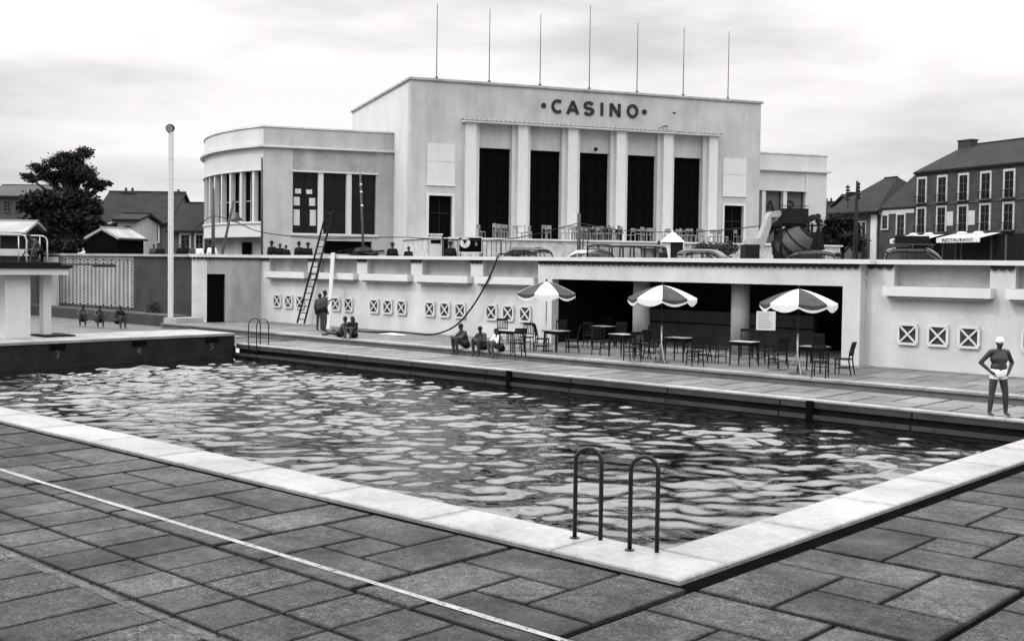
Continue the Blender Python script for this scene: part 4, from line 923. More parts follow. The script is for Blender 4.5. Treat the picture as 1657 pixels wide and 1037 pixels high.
# ================================================================== VEHICLES ON THE STREET
def clear_glass():
    m = bpy.data.materials.new('clear_glass'); m.use_nodes = True; nt = m.node_tree; nt.nodes.clear(); N = nt.nodes.new
    o = N('ShaderNodeOutputMaterial'); mixn = N('ShaderNodeMixShader'); t = N('ShaderNodeBsdfTransparent'); gl = N('ShaderNodeBsdfGlossy'); fr = N('ShaderNodeFresnel')
    t.inputs[0].default_value = (.82, .82, .82, 1); gl.inputs['Roughness'].default_value = .03; fr.inputs[0].default_value = 1.5
    nt.links.new(fr.outputs[0], mixn.inputs[0]); nt.links.new(t.outputs[0], mixn.inputs[1]); nt.links.new(gl.outputs[0], mixn.inputs[2]); nt.links.new(mixn.outputs[0], o.inputs[0]); return m
M['clear'] = clear_glass()
def make_car(loc, rz, label, L=4.1, Wd=1.55, H=1.6, paint='carpaint', van=False, rack=False, cat='car', name='parked_car', split=False):
    o = empty(name, loc, rz, label, cat, 'vehicles on the street'); h = Wd/2; bz = .98
    # hull: sections from tail (-L/2) to nose (+L/2): x, half width, bottom, top
    if van: secs = [(-L/2, h*.93, .4, bz), (-L/2+.1, h, .34, bz+.02), (L/2-1.0, h, .34, bz+.02), (L/2-.95, h*.8, .36, bz), (L/2-.05, h*.62, .42, .95), (L/2, h*.55, .5, .9)]
    else: secs = [(-L/2, h*.6, .45, .75), (-L/2+.12, h*.78, .38, .9), (-L/2+.6, h*.95, .33, bz), (-.2, h, .32, bz+.01), (.55, h*.92, .32, bz), (.75, h*.72, .34, bz-.01), (L/2-.15, h*.45, .4, .92), (L/2-.04, h*.38, .45, .88)]
    V = []; Fc = []; n = 12
    for x, w, zb, zt_ in secs:
        for k in range(n):
            a = 2*PI*k/n+PI/n; c, s_ = math.cos(a), math.sin(a); e = .45
            V.append((x, w*math.copysign(abs(c)**e, c), (zb+zt_)/2+(zt_-zb)/2*math.copysign(abs(s_)**e, s_)))
    for i in range(len(secs)-1):
        for k in range(n): Fc.append((i*n+k, (i+1)*n+k, (i+1)*n+(k+1) % n, i*n+(k+1) % n))
    Fc += [tuple(range(n)), tuple(range((len(secs)-1)*n, len(secs)*n))[::-1]]
    MB().add(V, Fc).build('body', M[paint], o, smooth=True)
    # roof and pillars
    xr0, xr1 = (-L/2+.08, L/2-1.15) if van else (-1.55, .42)
    wt = h*.93; nu, nv = 14, 10; V = []; Fc = []
    zw = H-.24
    for i in range(nu+1):
        u = i/nu; x = xr0+(xr1-xr0)*u
        if van: zt_ = H-.05*(2*u-1)**6-.02*(1-u)
        else: zt_ = H-.38*max(0, (.35-u)/.35)**2.2-.10*max(0, (u-.75)/.25)**2
        for k in range(nv+1):
            v = 2*k/nv-1; V.append((x, wt*math.copysign(abs(v)**.8, v)*(1-.03*abs(v)), zt_-(.16 if not van else .12)*abs(v)**4))
    for i in range(nu):
        for k in range(nv): q = i*(nv+1)+k; Fc.append((q, q+nv+1, q+nv+2, q+1))
    nV = len(V); V += [(x, y, z-.05) for x, y, z in V]; Fc += [tuple(i+nV for i in f[::-1]) for f in Fc]
    rim = [k for k in range(nv+1)]+[i*(nv+1)+nv for i in range(1, nu+1)]+[nu*(nv+1)+k for k in range(nv-1, -1, -1)]+[i*(nv+1) for i in range(nu-1, 0, -1)]
    for a, b in zip(rim, rim[1:]+rim[:1]): Fc.append((a, b, b+nV, a+nV))
    MB().add(V, Fc).build('roof', M[paint], o, smooth=True)
    def zs(x):
        u = (x-xr0)/(xr1-xr0); return (H-.05*(2*u-1)**6-.14) if van else H-.38*max(0, (.35-u)/.35)**2.2-.10*max(0, (u-.75)/.25)**2-.15
    px_ = [xr0+.02+(xr1-xr0-.04)*t for t in ((0, .2, .4, .6, .8, 1) if van else (.0, .32, .66, 1))]
    for sy in (-1, 1):
        for i, x in enumerate(px_):
            xb = x+(.14 if i == len(px_)-1 else (-.12 if i == 0 and not van else 0)); MB().bar((xb, sy*h*.95, bz-.03), (x, sy*wt*.975, zs(x)+.02), .06, .05).build('pillar', M[paint], o)
        for i in range(len(px_)-1):
            a, b = px_[i], px_[i+1]; MB().add([(a, sy*h*.945, bz), (b, sy*h*.945, bz), (b, sy*wt*.965, zs(b)), (a, sy*wt*.965, zs(a))], [(0, 1, 2, 3)]).build('side_window', M['clear'], o)
    a = px_[-1]; MB().add([(a+.13, -h*.9, bz), (a+.13, h*.9, bz), (a, wt*.93, zs(a)), (a, -wt*.93, zs(a))], [(0, 1, 2, 3)]).build('windscreen', M['clear'], o)
    s = MB()
    for p, q in (((a+.135, -h*.9, bz+.02), (a+.135, h*.9, bz+.02)), ((a+.01, -wt*.93, zs(a)-.02), (a+.01, wt*.93, zs(a)-.02)), ((a+.135, 0, bz), (a+.01, 0, zs(a)))): s.bar(p, q, .03)
    s.build('windscreen_frame', M['steel' if split else paint], o)
    a = px_[0]; MB().add([(a-.1, -h*.85, bz), (a-.1, h*.85, bz), (a, wt*.85, zs(a)), (a, -wt*.85, zs(a))], [(0, 3, 2, 1)]).build('rear_window', M['clear'], o)
    MB().box(-.9, -.2, -h*.7, h*.7, .5, 1.12).build('seat_back', M['clothd'], o)
    for sx in (-L/2+.72, L/2-.72):
        for sy in (-1, 1):
            w = MB().tube([(sx, sy*(h-.16), .34), (sx, sy*(h-.02), .34)], .34, 20).build('wheel', M['dark'], o)
            MB().tube([(sx, sy*(h-.015), .34), (sx, sy*(h+.005), .34)], .16, 16).build('hub', M['steel'], w)
            p = [(sx+.48*math.cos(t), sy*(h-.1), .36+.42*math.sin(t)) for t in np.linspace(-.15, PI+.15, 10)]; s = MB()
            for i in range(9): s.obox((Vector(p[i])+Vector(p[i+1]))/2, (Vector(p[i+1])-Vector(p[i]))*.52, (0, .15, 0), (Vector(p[i+1])-Vector(p[i])).cross(Vector((0, 1, 0))).normalized()*.02)
            s.build('fender', M[paint], o)
    for sy in (-1, 1):
        MB().tube([(L/2-.42, sy*h*.62, .86), (L/2-.3, sy*h*.62, .86), (L/2-.2, sy*h*.62, .86)], [.06, .11, .12], 14).build('headlight', M['steel'], o, smooth=True)
        MB().box(-L/2+1.1, L/2-1.1, sy*h-.12*(1 if sy > 0 else 0)-.0, sy*h+.12*(1 if sy < 0 else 0), .3, .34).build('running_board', M['dark'], o)
    MB().box(L/2-.05, L/2+.02, -h*.36, h*.36, .42, .9).build('radiator', M['steel'], o)
    MB().box(L/2+.12, L/2+.16, -h*.9, h*.9, .42, .5).build('bumper', M['steel'], o)
    if rack:
        s = MB()
        for y in (-.5, .5): s.bar((-1.3, y, H+.1), (.3, y, H+.1), .04)
        for x in (-1.2, -.5, .2): s.bar((x, -.5, H+.1), (x, .5, H+.1), .03); s.bar((x, -.5, H-.05), (x, -.5, H+.1), .03); s.bar((x, .5, H-.05), (x, .5, H+.1), .03)
        s.build('roof_rack', M['woodm'], o); MB().box(-1.1, .1, -.42, .42, H+.125, H+.42).build('roof_load', M['clothd'], o)
    return o
def stp(px, Y): p = aty(px, 415, Y); p.z = STREET; return p
make_car(stp(868, 41.5), math.radians(8), 'black rounded saloon car parked below the second casino door', L=4.2)
make_car(stp(972, 42.5), math.radians(20), 'pale-roofed car half hidden behind the dark bus', paint='carpale', H=1.5)
make_car(stp(1028, 43.6), math.radians(78), 'dark boxy bus with a row of small windows', L=4.6, Wd=1.9, H=1.82, van=True, cat='bus', name='small_bus')
make_car(stp(1118, 40.9), math.radians(196), 'dark saloon car with a light framed windscreen near the pyramid tent', H=1.52, split=True)
make_car(stp(1338, 41.2), math.radians(15), 'black car partly hidden behind the concrete mixer', H=1.5)
make_car(stp(1452, 42.0), math.radians(208), 'dark car with roof rack and two-pane windscreen at the right', H=1.62, rack=True, split=True)
for px, Y, lab in ((1500, 46, 'dark car before the first awning'), ):
    pass
# concrete mixer
P = stp(1265, 41.2); mxr = empty('concrete_mixer', P, YAW, 'large dark concrete mixer with tilted skip and round drum above the wall', 'mixer')
def mp_(px, py): return ((px-1265)/40.0, (431.5-py)/40.0+.8)
MB().box(-1.0, 1.45, -.6, .6, .55, .85).build('chassis', M['dark'], mxr)
for sx in (-.6, 1.1):
    for sy in (-.68, .68):
        w = MB().tube([(sx, sy-.07, .42), (sx, sy+.07, .42)], .42, 20).build('wheel', M['dark'], mxr); MB().tube([(sx, sy*1.12-.005, .42), (sx, sy*1.12+.005, .42)], .12, 10).build('hub', M['metal'], w)
MB().box(-1.58, -1.0, -.5, .5, .75, mp_(0, 396)[1]).build('skip_box', M['dark'], mxr)
arm = [mp_(*q) for q in ((1207, 396), (1207, 388), (1226, 386), (1232, 372), (1238, 352), (1243, 343), (1254, 341), (1262, 344), (1252, 357), (1244, 362), (1236, 390), (1231, 402), (1224, 404), (1222, 396))]
MB().extrude([(x, -.45, z) for x, z in arm], (0, .9, 0)).build('skip_chute', M['conc'], mxr)
MB().extrude([(x+.06, -.3, z-.35) for x, z in arm[3:10]], (0, .75, 0)).build('skip_frame', M['dark'], mxr)
c = mp_(1281, 397); s = MB(); prof = [(.05, -.75), (.42, -.72), (.70, -.35), (.80, 0), (.72, .35), (.45, .78), (.34, .86)]
ax = Vector((.55, -.45, .7)).normalized(); s.tube([Vector((c[0], 0, c[1]))+ax*z for r, z in prof], [r for r, z in prof], 24)
s.build('drum', M['houseg'], mxr, smooth=True); MB().tube([Vector((c[0], 0, c[1]))+ax*z for z in (-.05, .07)], [.87, .87], 24).build('gear_ring', M['dark'], mxr)
for z in (-.42, .42): MB().tube([Vector((c[0], 0, c[1]))+ax*(z-.03), Vector((c[0], 0, c[1]))+ax*(z+.03)], [.70, .70], 24).build('hoop', M['dark'], mxr)
MB().tube([Vector((c[0], 0, c[1]))+ax*.85, Vector((c[0], 0, c[1]))+ax*.9], [.36, .38], 20).build('drum_mouth', M['dark'], mxr)
for k in range(12):
    a_ = 2*PI*k/12; u_ = ax.orthogonal().normalized(); v_ = ax.cross(u_); q = Vector((c[0], 0, c[1]))+ax*.01+(u_*math.cos(a_)+v_*math.sin(a_))*.88; MB().ell(q, .04, .04, .04, 6, 4).build('gear_tooth', M['metal'], mxr)
a, b = mp_(1259, 338), mp_(1301, 362); MB().box(a[0], b[0], -.55, .55, b[1], a[1]).build('engine_hood', M['dark'], mxr)
a, b = mp_(1243, 352), mp_(1300, 366); MB().box(a[0], b[0], -.45, .5, b[1], a[1]).build('hopper', M['dark'], mxr)
for px in (1258, 1302, 1318):
    x = (px-1265)/40.0
    for sy in (-.5, .5): MB().bar((x, sy, .8), (x, sy, 2.6), .08).build('frame_post', M['dark'], mxr)
for p, q in (((1316, 352), (1332, 412)), ((1322, 356), (1310, 412)), ((1300, 365), (1325, 364))):
    a, b = mp_(*p), mp_(*q)
    MB().bar((a[0], -.3, a[1]), (b[0], -.3, b[1]), .07).build('brace', M['dark'], mxr)
for px, py, r in ((1310, 352, .13), (1318, 350, .12), (1322, 357, .09), (1305, 356, .1)):
    a = mp_(px, py); MB().tube([(a[0], -.4, a[1]), (a[0], .1, a[1])], r, 14).build('pulley', M['metal'], mxr)
a = mp_(1318, 395); MB().box(a[0]-.25, a[0]+.2, -.5, .4, .85, a[1]+.5).build('engine', M['dark'], mxr)
a, b = mp_(1262, 333), mp_(1307, 333); MB().bar((a[0], 0, a[1]), (b[0], 0, b[1]), .03).build('crank_rod', M['metal'], mxr)

# ================================================================== STREET FURNITURE
def facing(P): return math.atan2(-P.y, -P.x)+PI/2      # local -y towards the camera
P = atd(761, 410, 58); P.z = STREET; k_ = 58/FPX
bb = empty('billboard', P, facing(P), 'black poster with white frame and white disc below the casino podium', 'billboard')
zb = lambda y: EYE+(426-y)*k_-STREET
MB().box(-.58, .58, 0, .04, zb(409), zb(384)).build('panel', M['black'], bb)
for a, b, c, d in ((-.6, .6, zb(385), zb(384)+.02), (-.6, .6, zb(409)-.02, zb(408))): MB().box(a, b, -.03, .0, c, d).build('frame', M['white2'], bb)
for x in (-.6, .57): MB().box(x, x+.03, -.028, -.001, zb(408), zb(385)).build('frame', M['white2'], bb)
MB().tube([(-.28, -.012, zb(393)), (-.28, -.002, zb(393))], .27, 24).build('disc', M['white2'], bb)
MB().extrude([(-.40, -.02, zb(388)), (-.16, -.02, zb(388)), (-.24, -.02, zb(393.5)), (-.30, -.02, zb(396))], (0, .006, 0)).build('disc_mark', M['dark'], bb)
for z, w in ((394.5, .11), (396, .08), (397.5, .12), (392, .05)): MB().box(.24, .24+w, -.008, -.002, zb(z), zb(z)+.025).build('print_mark', M['trim'], bb)
for x in (-.5, .5): MB().bar((x, .05, 0), (x, .05, zb(400)), .06).build('post', M['woodm'], bb)
def fence_panel(px0, px1, y0, y1, D, label):
    a, b = atd(px0, 410, D), atd(px1, 410, D); o = empty('railing', (a.x, a.y, STREET), math.atan2(b.y-a.y, b.x-a.x), label, 'railing'); L = math.hypot(b.x-a.x, b.y-a.y); zt_ = EYE+(426-y0)*D/FPX-STREET
    for z in (.3, zt_-.03): MB().bar((0, 0, z), (L, 0, z), .04).build('rail', M['conc_l' if z > .5 else 'metal'], o)
    n = int(L/.22)
    for i in range(n+1): MB().bar((i*L/n, 0, 0), (i*L/n, 0, zt_-.05), .035 if i % 4 else .08).build('baluster', M['woodm'], o)
fence_panel(717, 741, 385, 410, 58.2, 'dark railing panel left of the black poster'); fence_panel(780, 826, 387, 412, 58.2, 'dark railing panel right of the black poster')
P = atd(705, 410, 58.5); P.z = STREET; tk = empty('ticket_booth', P, facing(P), 'small white booth with dark hatch under the small casino door', 'booth')
MB().box(-.3, .3, -.25, .25, 0, zb(381)).build('booth_body', M['pale'], tk); MB().box(-.26, .26, -.262, -.252, zb(395), zb(389)).build('hatch', M['black'], tk); MB().box(-.36, .36, -.3, .3, zb(381), zb(379)).build('booth_roof', M['conc_l'], tk)
MB().box(.32, .62, -.2, .25, 0, zb(384)).build('dark_door', M['black'], tk)
# pyramid tent
P = atd(1088, 410, 60); P.z = STREET; k_ = 60/FPX; tn = empty('market_tent', P, facing(P), 'small kiosk tent with a bright white pyramid roof', 'tent')
zz = lambda y: EYE+(430-y)*k_-STREET; r = .64; e_ = zz(392); ap_ = zz(373)
for i in range(4):
    c4 = [(-r, -r), (r, -r), (r, r), (-r, r)]; p, q = c4[i], c4[(i+1) % 4]
    MB().add([(p[0], p[1], e_), (q[0], q[1], e_), (0, 0, ap_)], [(0, 1, 2)]).build('roof_panel', M['canvasw'], tn)
    MB().bar((p[0]*.9, p[1]*.9, 0), (p[0]*.9, p[1]*.9, e_), .06).build('tent_post', M['white2'], tn)
MB().box(-.1, .56, -.5, .5, 0, e_-.02).build('kiosk', M['dark'], tn)
MB().box(-.55, -.1, -.48, .5, 0, e_-.02).build('side_cloth', M['canvasw'], tn)
# posts, leaning timbers, cable, lamp
def pole(px, y0, y1, D, r, label, m='woodm', px1=None, base=None, name='pole', cat='pole', grp=None):
    a = atd(px, y0, D); b = atd(px1 if px1 is not None else px, y1, D); bz_ = STREET if base is None else base
    foot = Vector((b.x, b.y, bz_)); o = empty(name, foot, label=label, cat=cat, group=grp); MB(foot).tube([foot, a], [r*1.15, r*.85], 8).build('shaft', M[m], o, smooth=True); MB(foot).lathe([(r*1.6, 0), (r*1.6, .05), (r*1.2, .09)], 8, foot).build('foot', M['dark'], o); return o
o = pole(424, 255, 408, 57.5, .06, 'dark pole standing against the corner of the curved wing')
o = pole(345, 305, 408, 57, .09, 'dark timber post left of the curved wing windows')
o = pole(378, 325, 395, 56.5, .07, 'weathered timber leaning before the curved wing windows', px1=352, name='leaning_timber', cat='timber')
o = pole(583, 281, 405, 57, .06, 'thin pole with light insulators before the left wing windows', px1=590)
for y in (299, 311, 333): 
    p = atd(583+(y-281)*.055, y, 56.9); MB(o.location).ell(p, .07, .07, .06).build('insulator', M['white2'], o)
o = pole(937, 345, 415, 57, .1, 'thick dark pole with short ladder before the middle casino pilaster')
a_ = atd(946, 412, 57); b_ = atd(949, 366, 57); s = MB(o.location)
for sg in (-.12, .12): s.bar(a_+CR*sg, b_+CR*sg, .05)
for i in range(8): q = a_.lerp(b_, (i+.5)/8); s.bar(q-CR*.12, q+CR*.12, .035)
s.build('step_ladder', M['woodm'], o)
hose('overhead_cable', [atd(300, 388, 57), atd(322, 365, 57), atd(346, 350, 57), atd(383, 360, 57.5), atd(425, 376, 58), atd(520, 386, 58), atd(640, 384, 58), atd(735, 388, 57.5), atd(830, 386, 57), atd(937, 361, 57)], .022, 'dark sagging cable strung before the casino wings', 'cable')
hose('mixer_cable', [atd(937, 361, 57), atd(1000, 372, 54), atd(1080, 376, 51), atd(1160, 373, 49), atd(1246, 364, 46)], .02, 'dark cable running to the concrete mixer', 'cable')
P = atd(384, 352, 57.2); lm = empty('hanging_lamp', P, label='bell-shaped lamp hanging from the cable at the curved wing', cat='lamp')
MB().lathe([(.05, .25), (.09, .2), (.1, .05), (.3, -.12), (.31, -.16)][::-1], 16).build('shade', M['metal'], lm, smooth=True); MB().ell((0, 0, -.12), .12, .12, .12).build('globe', M['white2'], lm, smooth=True)
# heap of timber behind the wall
P = atd(588, 408, 56); P.z = STREET; hp = empty('timber_heap', P, label='heap of dark timber and scrap behind the wall below the wing', cat='heap'); rg = random.Random(9)
for i in range(26):
    a = Vector((rg.uniform(-.6, .6), rg.uniform(-.5, .5), rg.uniform(.6, 1.45))); d = Vector((rg.uniform(.3, 1), rg.uniform(-.4, .9), rg.uniform(-.15, .22))).normalized()*rg.uniform(.5, 1.0)
    MB().bar(a-d, a+d, rg.uniform(.05, .13), rg.uniform(.04, .1)).build('timber', M['wood' if i % 5 else 'woodm'], hp)
MB().ell((-.2, .2, .8), 1.0, .6, .75).build('scrap_pile', M['dark'], hp)

# ---- casino terrace chairs: too small in the photograph to show parts
def small_chair():
    s = MB(); s.box(-.2, .2, -.2, .2, .42, .46); s.box(-.2, .2, -.22, -.19, .62, .86)
    for sx in (-1, 1): s.box(sx*.18-.015, sx*.18+.015, -.215, -.185, 0, .86); s.box(sx*.18-.015, sx*.18+.015, .17, .2, 0, .42)
    return s.mesh('lounge_chair', M['chairl'])
def small_table():
    s = MB(); s.lathe([(.36, .70), (.36, .74)], 14); s.lathe([(.03, .04), (.03, .70)], 8); s.lathe([(.22, 0), (.22, .04)], 12); return s.mesh('lounge_table', M['chairl'])
cm_, tm_ = small_chair(), small_table(); rg = random.Random(4); ORD = ('first', 'second', 'third', 'fourth', 'fifth', 'sixth', 'seventh', 'eighth', 'ninth', 'tenth', 'eleventh', 'twelfth')
for bi in range(5):
    xa, xb = pc[bi]-.3, pc[bi+1]-.3
    for kind, n, mesh in (('chair', 10, cm_), ('table', 2, tm_)):
        xs_t = sorted(rg.uniform(xa, xb) for _ in range(n))
        for q, sx in enumerate(xs_t):
            p = cxy(sx, rg.choice((-5.2, -4.7, -4.1, -3.4, -2.6))+rg.uniform(-.15, .15)); p.z = 4.72
            tag(link('lounge_'+kind, mesh, loc=p, rot=(0, 0, rg.uniform(0, 6.28))), 'small pale %s before the %s tall casino door, %s from its left' % (kind, ORD[bi], ORD[q]), kind, 'casino terrace %ss' % kind)

# ================================================================== HOUSES
def house(name, P, rz, L, D, zb_, ze, zr, label, wall='houseg', roof='roof', kind='gable', over=.3, hip=0.0):
    """local x along the front, y away from it; P is the front left corner at ground level."""
    o = empty(name, (P.x, P.y, zb_), rz, label, 'house'); e = ze-zb_; r = zr-zb_
    MB().box(0, L, 0, D, 0, e).build('wall', M[wall], o)
    x0, x1, y0, y1 = -over, L+over, -over, D+over; hx = hip
    A = [(x0, y0, e), (x1, y0, e), (x1, y1, e), (x0, y1, e)]; R0, R1 = (x0+hx, D/2, r), (x1-hx, D/2, r)
    t = Vector((0, 0, .14))
    def sheet(pts, nm): 
        pts = [Vector(p) for p in pts]; return MB().extrude(pts, t).build(nm, M[roof], o)
    rf = sheet([A[0], A[1], R1, R0], 'roof'); sheet([A[2], A[3], R0, R1], 'roof')
    if hx: sheet([A[1], A[2], R1], 'roof_hip'); sheet([A[3], A[0], R0], 'roof_hip')
    else:
        for x in (0, L-.2): MB().extrude([(x, 0, e), (x, D, e), (x, D/2, r-.1)], (.2, 0, 0)).build('gable', M[wall], o)
    MB().bar(Vector(R0)+t, Vector(R1)+t, .2, .12).build('ridge', M[roof], rf)
    MB().bar((x0, y0-.04, e+.02), (x1, y0-.04, e+.02), .1, .1).build('gutter', M['dark'], o)
    return o
def win(o, x0, x1, z0, z1, trim='trim', sill=True, bars=True, y=0, t=.14):
    w = MB().box(x0, x1, y-.03, y-.002, z0, z1).build('window', M['glass'], o)
    for a, b in ((x0-t, x0), (x1, x1+t)): MB().box(a, b, y-.08, y-.001, z0, z1).build('jamb', M[trim], w)
    MB().box(x0-t, x1+t, y-.082, y-.001, z1, z1+t*1.2).build('lintel', M[trim], w)
    if sill: MB().box(x0-t, x1+t, y-.12, y-.001, z0-.1, z0).build('sill', M[trim], w)
    if bars:
        MB().box((x0+x1)/2-.03, (x0+x1)/2+.03, y-.05, y-.031, z0, z1).build('bar', M['houseg'], w)
        for k in (1, 2): z = z0+(z1-z0)*k/3; MB().box(x0, x1, y-.048, y-.032, z-.02, z+.02).build('bar', M['houseg'], w)
    return w
def chimney(o, x, y, z0, z1, w=.9, d=.6, m='brick', pots=2):
    c = MB().box(x-w/2, x+w/2, y-d/2, y+d/2, z0, z1).build('chimney', M[m], o); MB().box(x-w/2-.06, x+w/2+.06, y-d/2-.06, y+d/2+.06, z1, z1+.12).build('cap', M[m], c)
    for i in range(pots): xx = x-w/2+w*(i+.5)/pots; MB().lathe([(.13, 0), (.1, .35)], 8, (xx, y, z1+.12)).build('pot', M['rooft'], c)
K = atd(1482, 282, 92); RZ = math.atan2(-.433, .902); ZG = 3.2
bh = house('brick_house', K, RZ, 17, 8.5, ZG, K.z+.02, K.z+2.3, 'three-storey dark brick building with pale window surrounds and shop awnings', 'brick', 'roof', hip=1.0, over=.12)
zl = lambda z: 3.25+(z-3.25)*1.15-ZG
for i in range(7):
    x = .36+2.255*i
    for z0, z1 in ((7.86, 9.52), (5.8, 7.45)):
        w = win(bh, x, x+.84, zl(z0), zl(z1), sill=False)
        MB().box(x-.18, x+1.02, -.34, -.30, zl(z0)+.48, zl(z0)+.53).build('balcony_rail', M['dark'], w)
        for k in range(7): xx = x-.15+.19*k; MB().box(xx, xx+.025, -.33, -.31, zl(z0), zl(z0)+.48).build('balcony_bar', M['dark'], w)
        MB().box(x-.2, x+1.04, -.36, -.001, zl(z0)-.1, zl(z0)-.02).build('balcony_sill', M['houseg'], w)
MB().box(-.02, 17.02, -.06, -.001, zl(7.68), zl(7.75)).build('string_course', M['houseg'], bh)
for x in (3.55, 5.8): MB().box(x, x+.72, -.05, -.001, zl(6.2), zl(7.15)).build('wall_sign', M['trim'], bh)
MB().box(0, 17, -.04, -.001, 0, zl(5.55)).build('shopfront', M['dark'], bh)
for x in (1.9, 3.2, 4.6, 5.2, 8.2, 9.6): MB().box(x, x+.16, -.09, -.002, 0, zl(5.5)).build('shop_post', M['houseg'], bh)
chimney(bh, 1.15, 4.2, K.z+1.0-ZG, K.z+2.75-ZG, 1.4, .7, 'brick', 0)
# awnings
def awning(x0, x1, label, text=None):
    A = Vector((K.x, K.y, ZG)); o = empty('shop_awning', A, RZ, label, 'awning', 'awnings of the brick building'); zt_, zf, zv, pr = zl(5.62), zl(5.28), zl(5.0), 1.7
    MB().extrude([(x0+.3, -.1, zt_), (x1+.3, -.1, zt_), (x1, -pr, zf), (x0, -pr, zf)], (0, 0, .03)).build('awning_sheet', M['canvasw'], o)
    n = 14; s = MB(); w = (x1-x0)/n
    for i in range(n): a = x0+i*w; s.extrude([(a, -pr, zf), (a+w, -pr, zf), (a+w, -pr, zv+.06), (a+w*.75, -pr, zv), (a+w*.25, -pr, zv), (a, -pr, zv+.06)], (0, .02, 0))
    s.build('valance', M['canvasw'], o)
    for x in (x0+.1, x1-.1): MB().bar((x, -pr+.05, zf), (x+.2, -.1, zf-.3), .04).build('awning_arm', M['dark'], o)
    for k in range(2): MB().ell((x0+1.2+1.7*k, -.3, zt_+.02), .55, .25, .16).build('rolled_cloth', M['canvasw'], o, smooth=True)
    if text: link('lettering', text_mesh(text, .36, M['letter'], .004, .004), o, loc=((x0+x1)/2, -pr-.012, (zf+zv)/2+.03), rot=(PI/2, 0, 0), scale=(1.45, 1, 1))
    else:
        rg = random.Random(2); x = x0+.35
        while x < x1-.4: w_ = rg.uniform(.05, .14); MB().box(x, x+w_, -pr-.012, -pr-.004, zv+.1, zv+.1+rg.uniform(.08, .2)).build('worn_lettering', M['clothm'], o); x += w_+rg.uniform(.04, .12)
awning(-.9, 3.3, 'pale shop awning with worn lettering on the left of the brick building')
awning(4.35, 8.8, 'pale shop awning lettered along its valance on the right of the brick building', 'RESTAURANT')
# small stone house beside it
P = Vector((K.x, K.y, 0))+Vector((math.cos(RZ), math.sin(RZ), 0))*-4.25
sh_ = house('stone_house', P, RZ, 4.2, 7.5, ZG, zl(7.55)+ZG, zl(7.55)+ZG+3.0, 'low dark stone house with a white band under its eaves', 'brick', 'roof', over=.05)
MB().box(.0, 4.2, -.06, -.001, zl(7.2), zl(7.5)).build('white_band', M['trim'], sh_)
win(sh_, .42, 1.05, zl(6.14), zl(7.1)); win(sh_, 2.25, 3.1, zl(5.67), zl(7.1), sill=False)
P2 = P+Vector((math.cos(RZ), math.sin(RZ), 0))*-6.6
hh_ = house('hipped_house', P2, RZ, 6.4, 8, ZG, zl(7.35)+ZG, zl(7.35)+ZG+3.2, 'house with a hipped grey roof and glazed porch behind the pole', 'houseg', 'roof', hip=3.0, over=.6)
MB().box(2.2, 5.2, -.9, -.6, 0, zl(5.4)).build('porch_wall', M['houseg'], hh_)
for k in range(4): win(hh_, 2.5+.65*k, 2.95+.65*k, zl(5.8), zl(6.7), 'trim', False, False, -.002, .06)
MB().box(5.6, 6.35, -.1, -.001, 0, zl(7.2)).build('corner_panel', M['housew'], hh_)
chimney(hh_, 2.4, 5.0, zl(8.4), zl(9.6), 1.2, .7, 'dark', 3)
# far roofs between
def camhouse(name, px0, px1, ye, yr, D, label, wall, roof, depth=7, kind='gable', hip=0.0, over=.25, tilt=0.0):
    a, b = atd(px0, ye, D), atd(px1, ye, D); rz = math.atan2(b.y-a.y, b.x-a.x)+tilt; L = math.hypot(b.x-a.x, b.y-a.y); zr = atd((px0+px1)/2, yr, D+depth/2).z
    return house(name, a, rz, L, depth, STREET, a.z, zr, label, wall, roof, kind, over, hip), L
o, L = camhouse('far_house', 1342, 1398, 347, 330, 118, 'distant dark-roofed house beside the right wing of the casino', 'houseg', 'roof', 8)
chimney(o, 1.0, 3, zl(8.3), atd(1348, 325, 118).z-STREET, .8, .6, 'brick', 1); win(o, 3.4, 4.4, 5.2, 6.4)
o, L = camhouse('far_house', 1384, 1412, 330, 318, 112, 'distant house with a broad dark chimney stack', 'houseg', 'roof', 8)
s = MB(); x = L*.35; zz0, zz1 = 5.5, atd(1397, 312, 116).z-STREET; s.extrude([(x-.9, 3, zz0), (x+.9, 3, zz0), (x+.45, 3, zz1), (x-.45, 3, zz1)], (0, .8, 0)); s.build('chimney', M['dark'], o)
# utility poles
up = pole(1387, 293, 405, 80, .095, 'tall double utility pole with insulators at right', 'bark'); U0 = up.location
q0, q1 = atd(1380, 405, 80), atd(1387, 300, 80); q0.z = STREET
MB(U0).tube([q0, q1], [.1, .08], 8).build('strut', M['bark'], up)
for k in range(5): p = atd(1390, 298+5.5*k, 79.9); MB(U0).ell(p, .1, .1, .12, 8, 6).build('insulator', M['dark'], up); MB(U0).bar(p, atd(1386.5, 298+5.5*k, 80), .05).build('bracket', M['dark'], up)
up = pole(1372, 299, 405, 100, .06, 'thin far telegraph pole with small insulators', 'bark'); U0 = up.location
for k in range(5):
    for sg in (-2, 2): p = atd(1372+sg, 303+5*k, 100); MB(U0).ell(p, .1, .1, .1, 6, 5).build('insulator', M['dark'], up)
pole(1338.5, 321, 405, 95, .07, 'short far pole beside the right wing of the casino', 'bark')
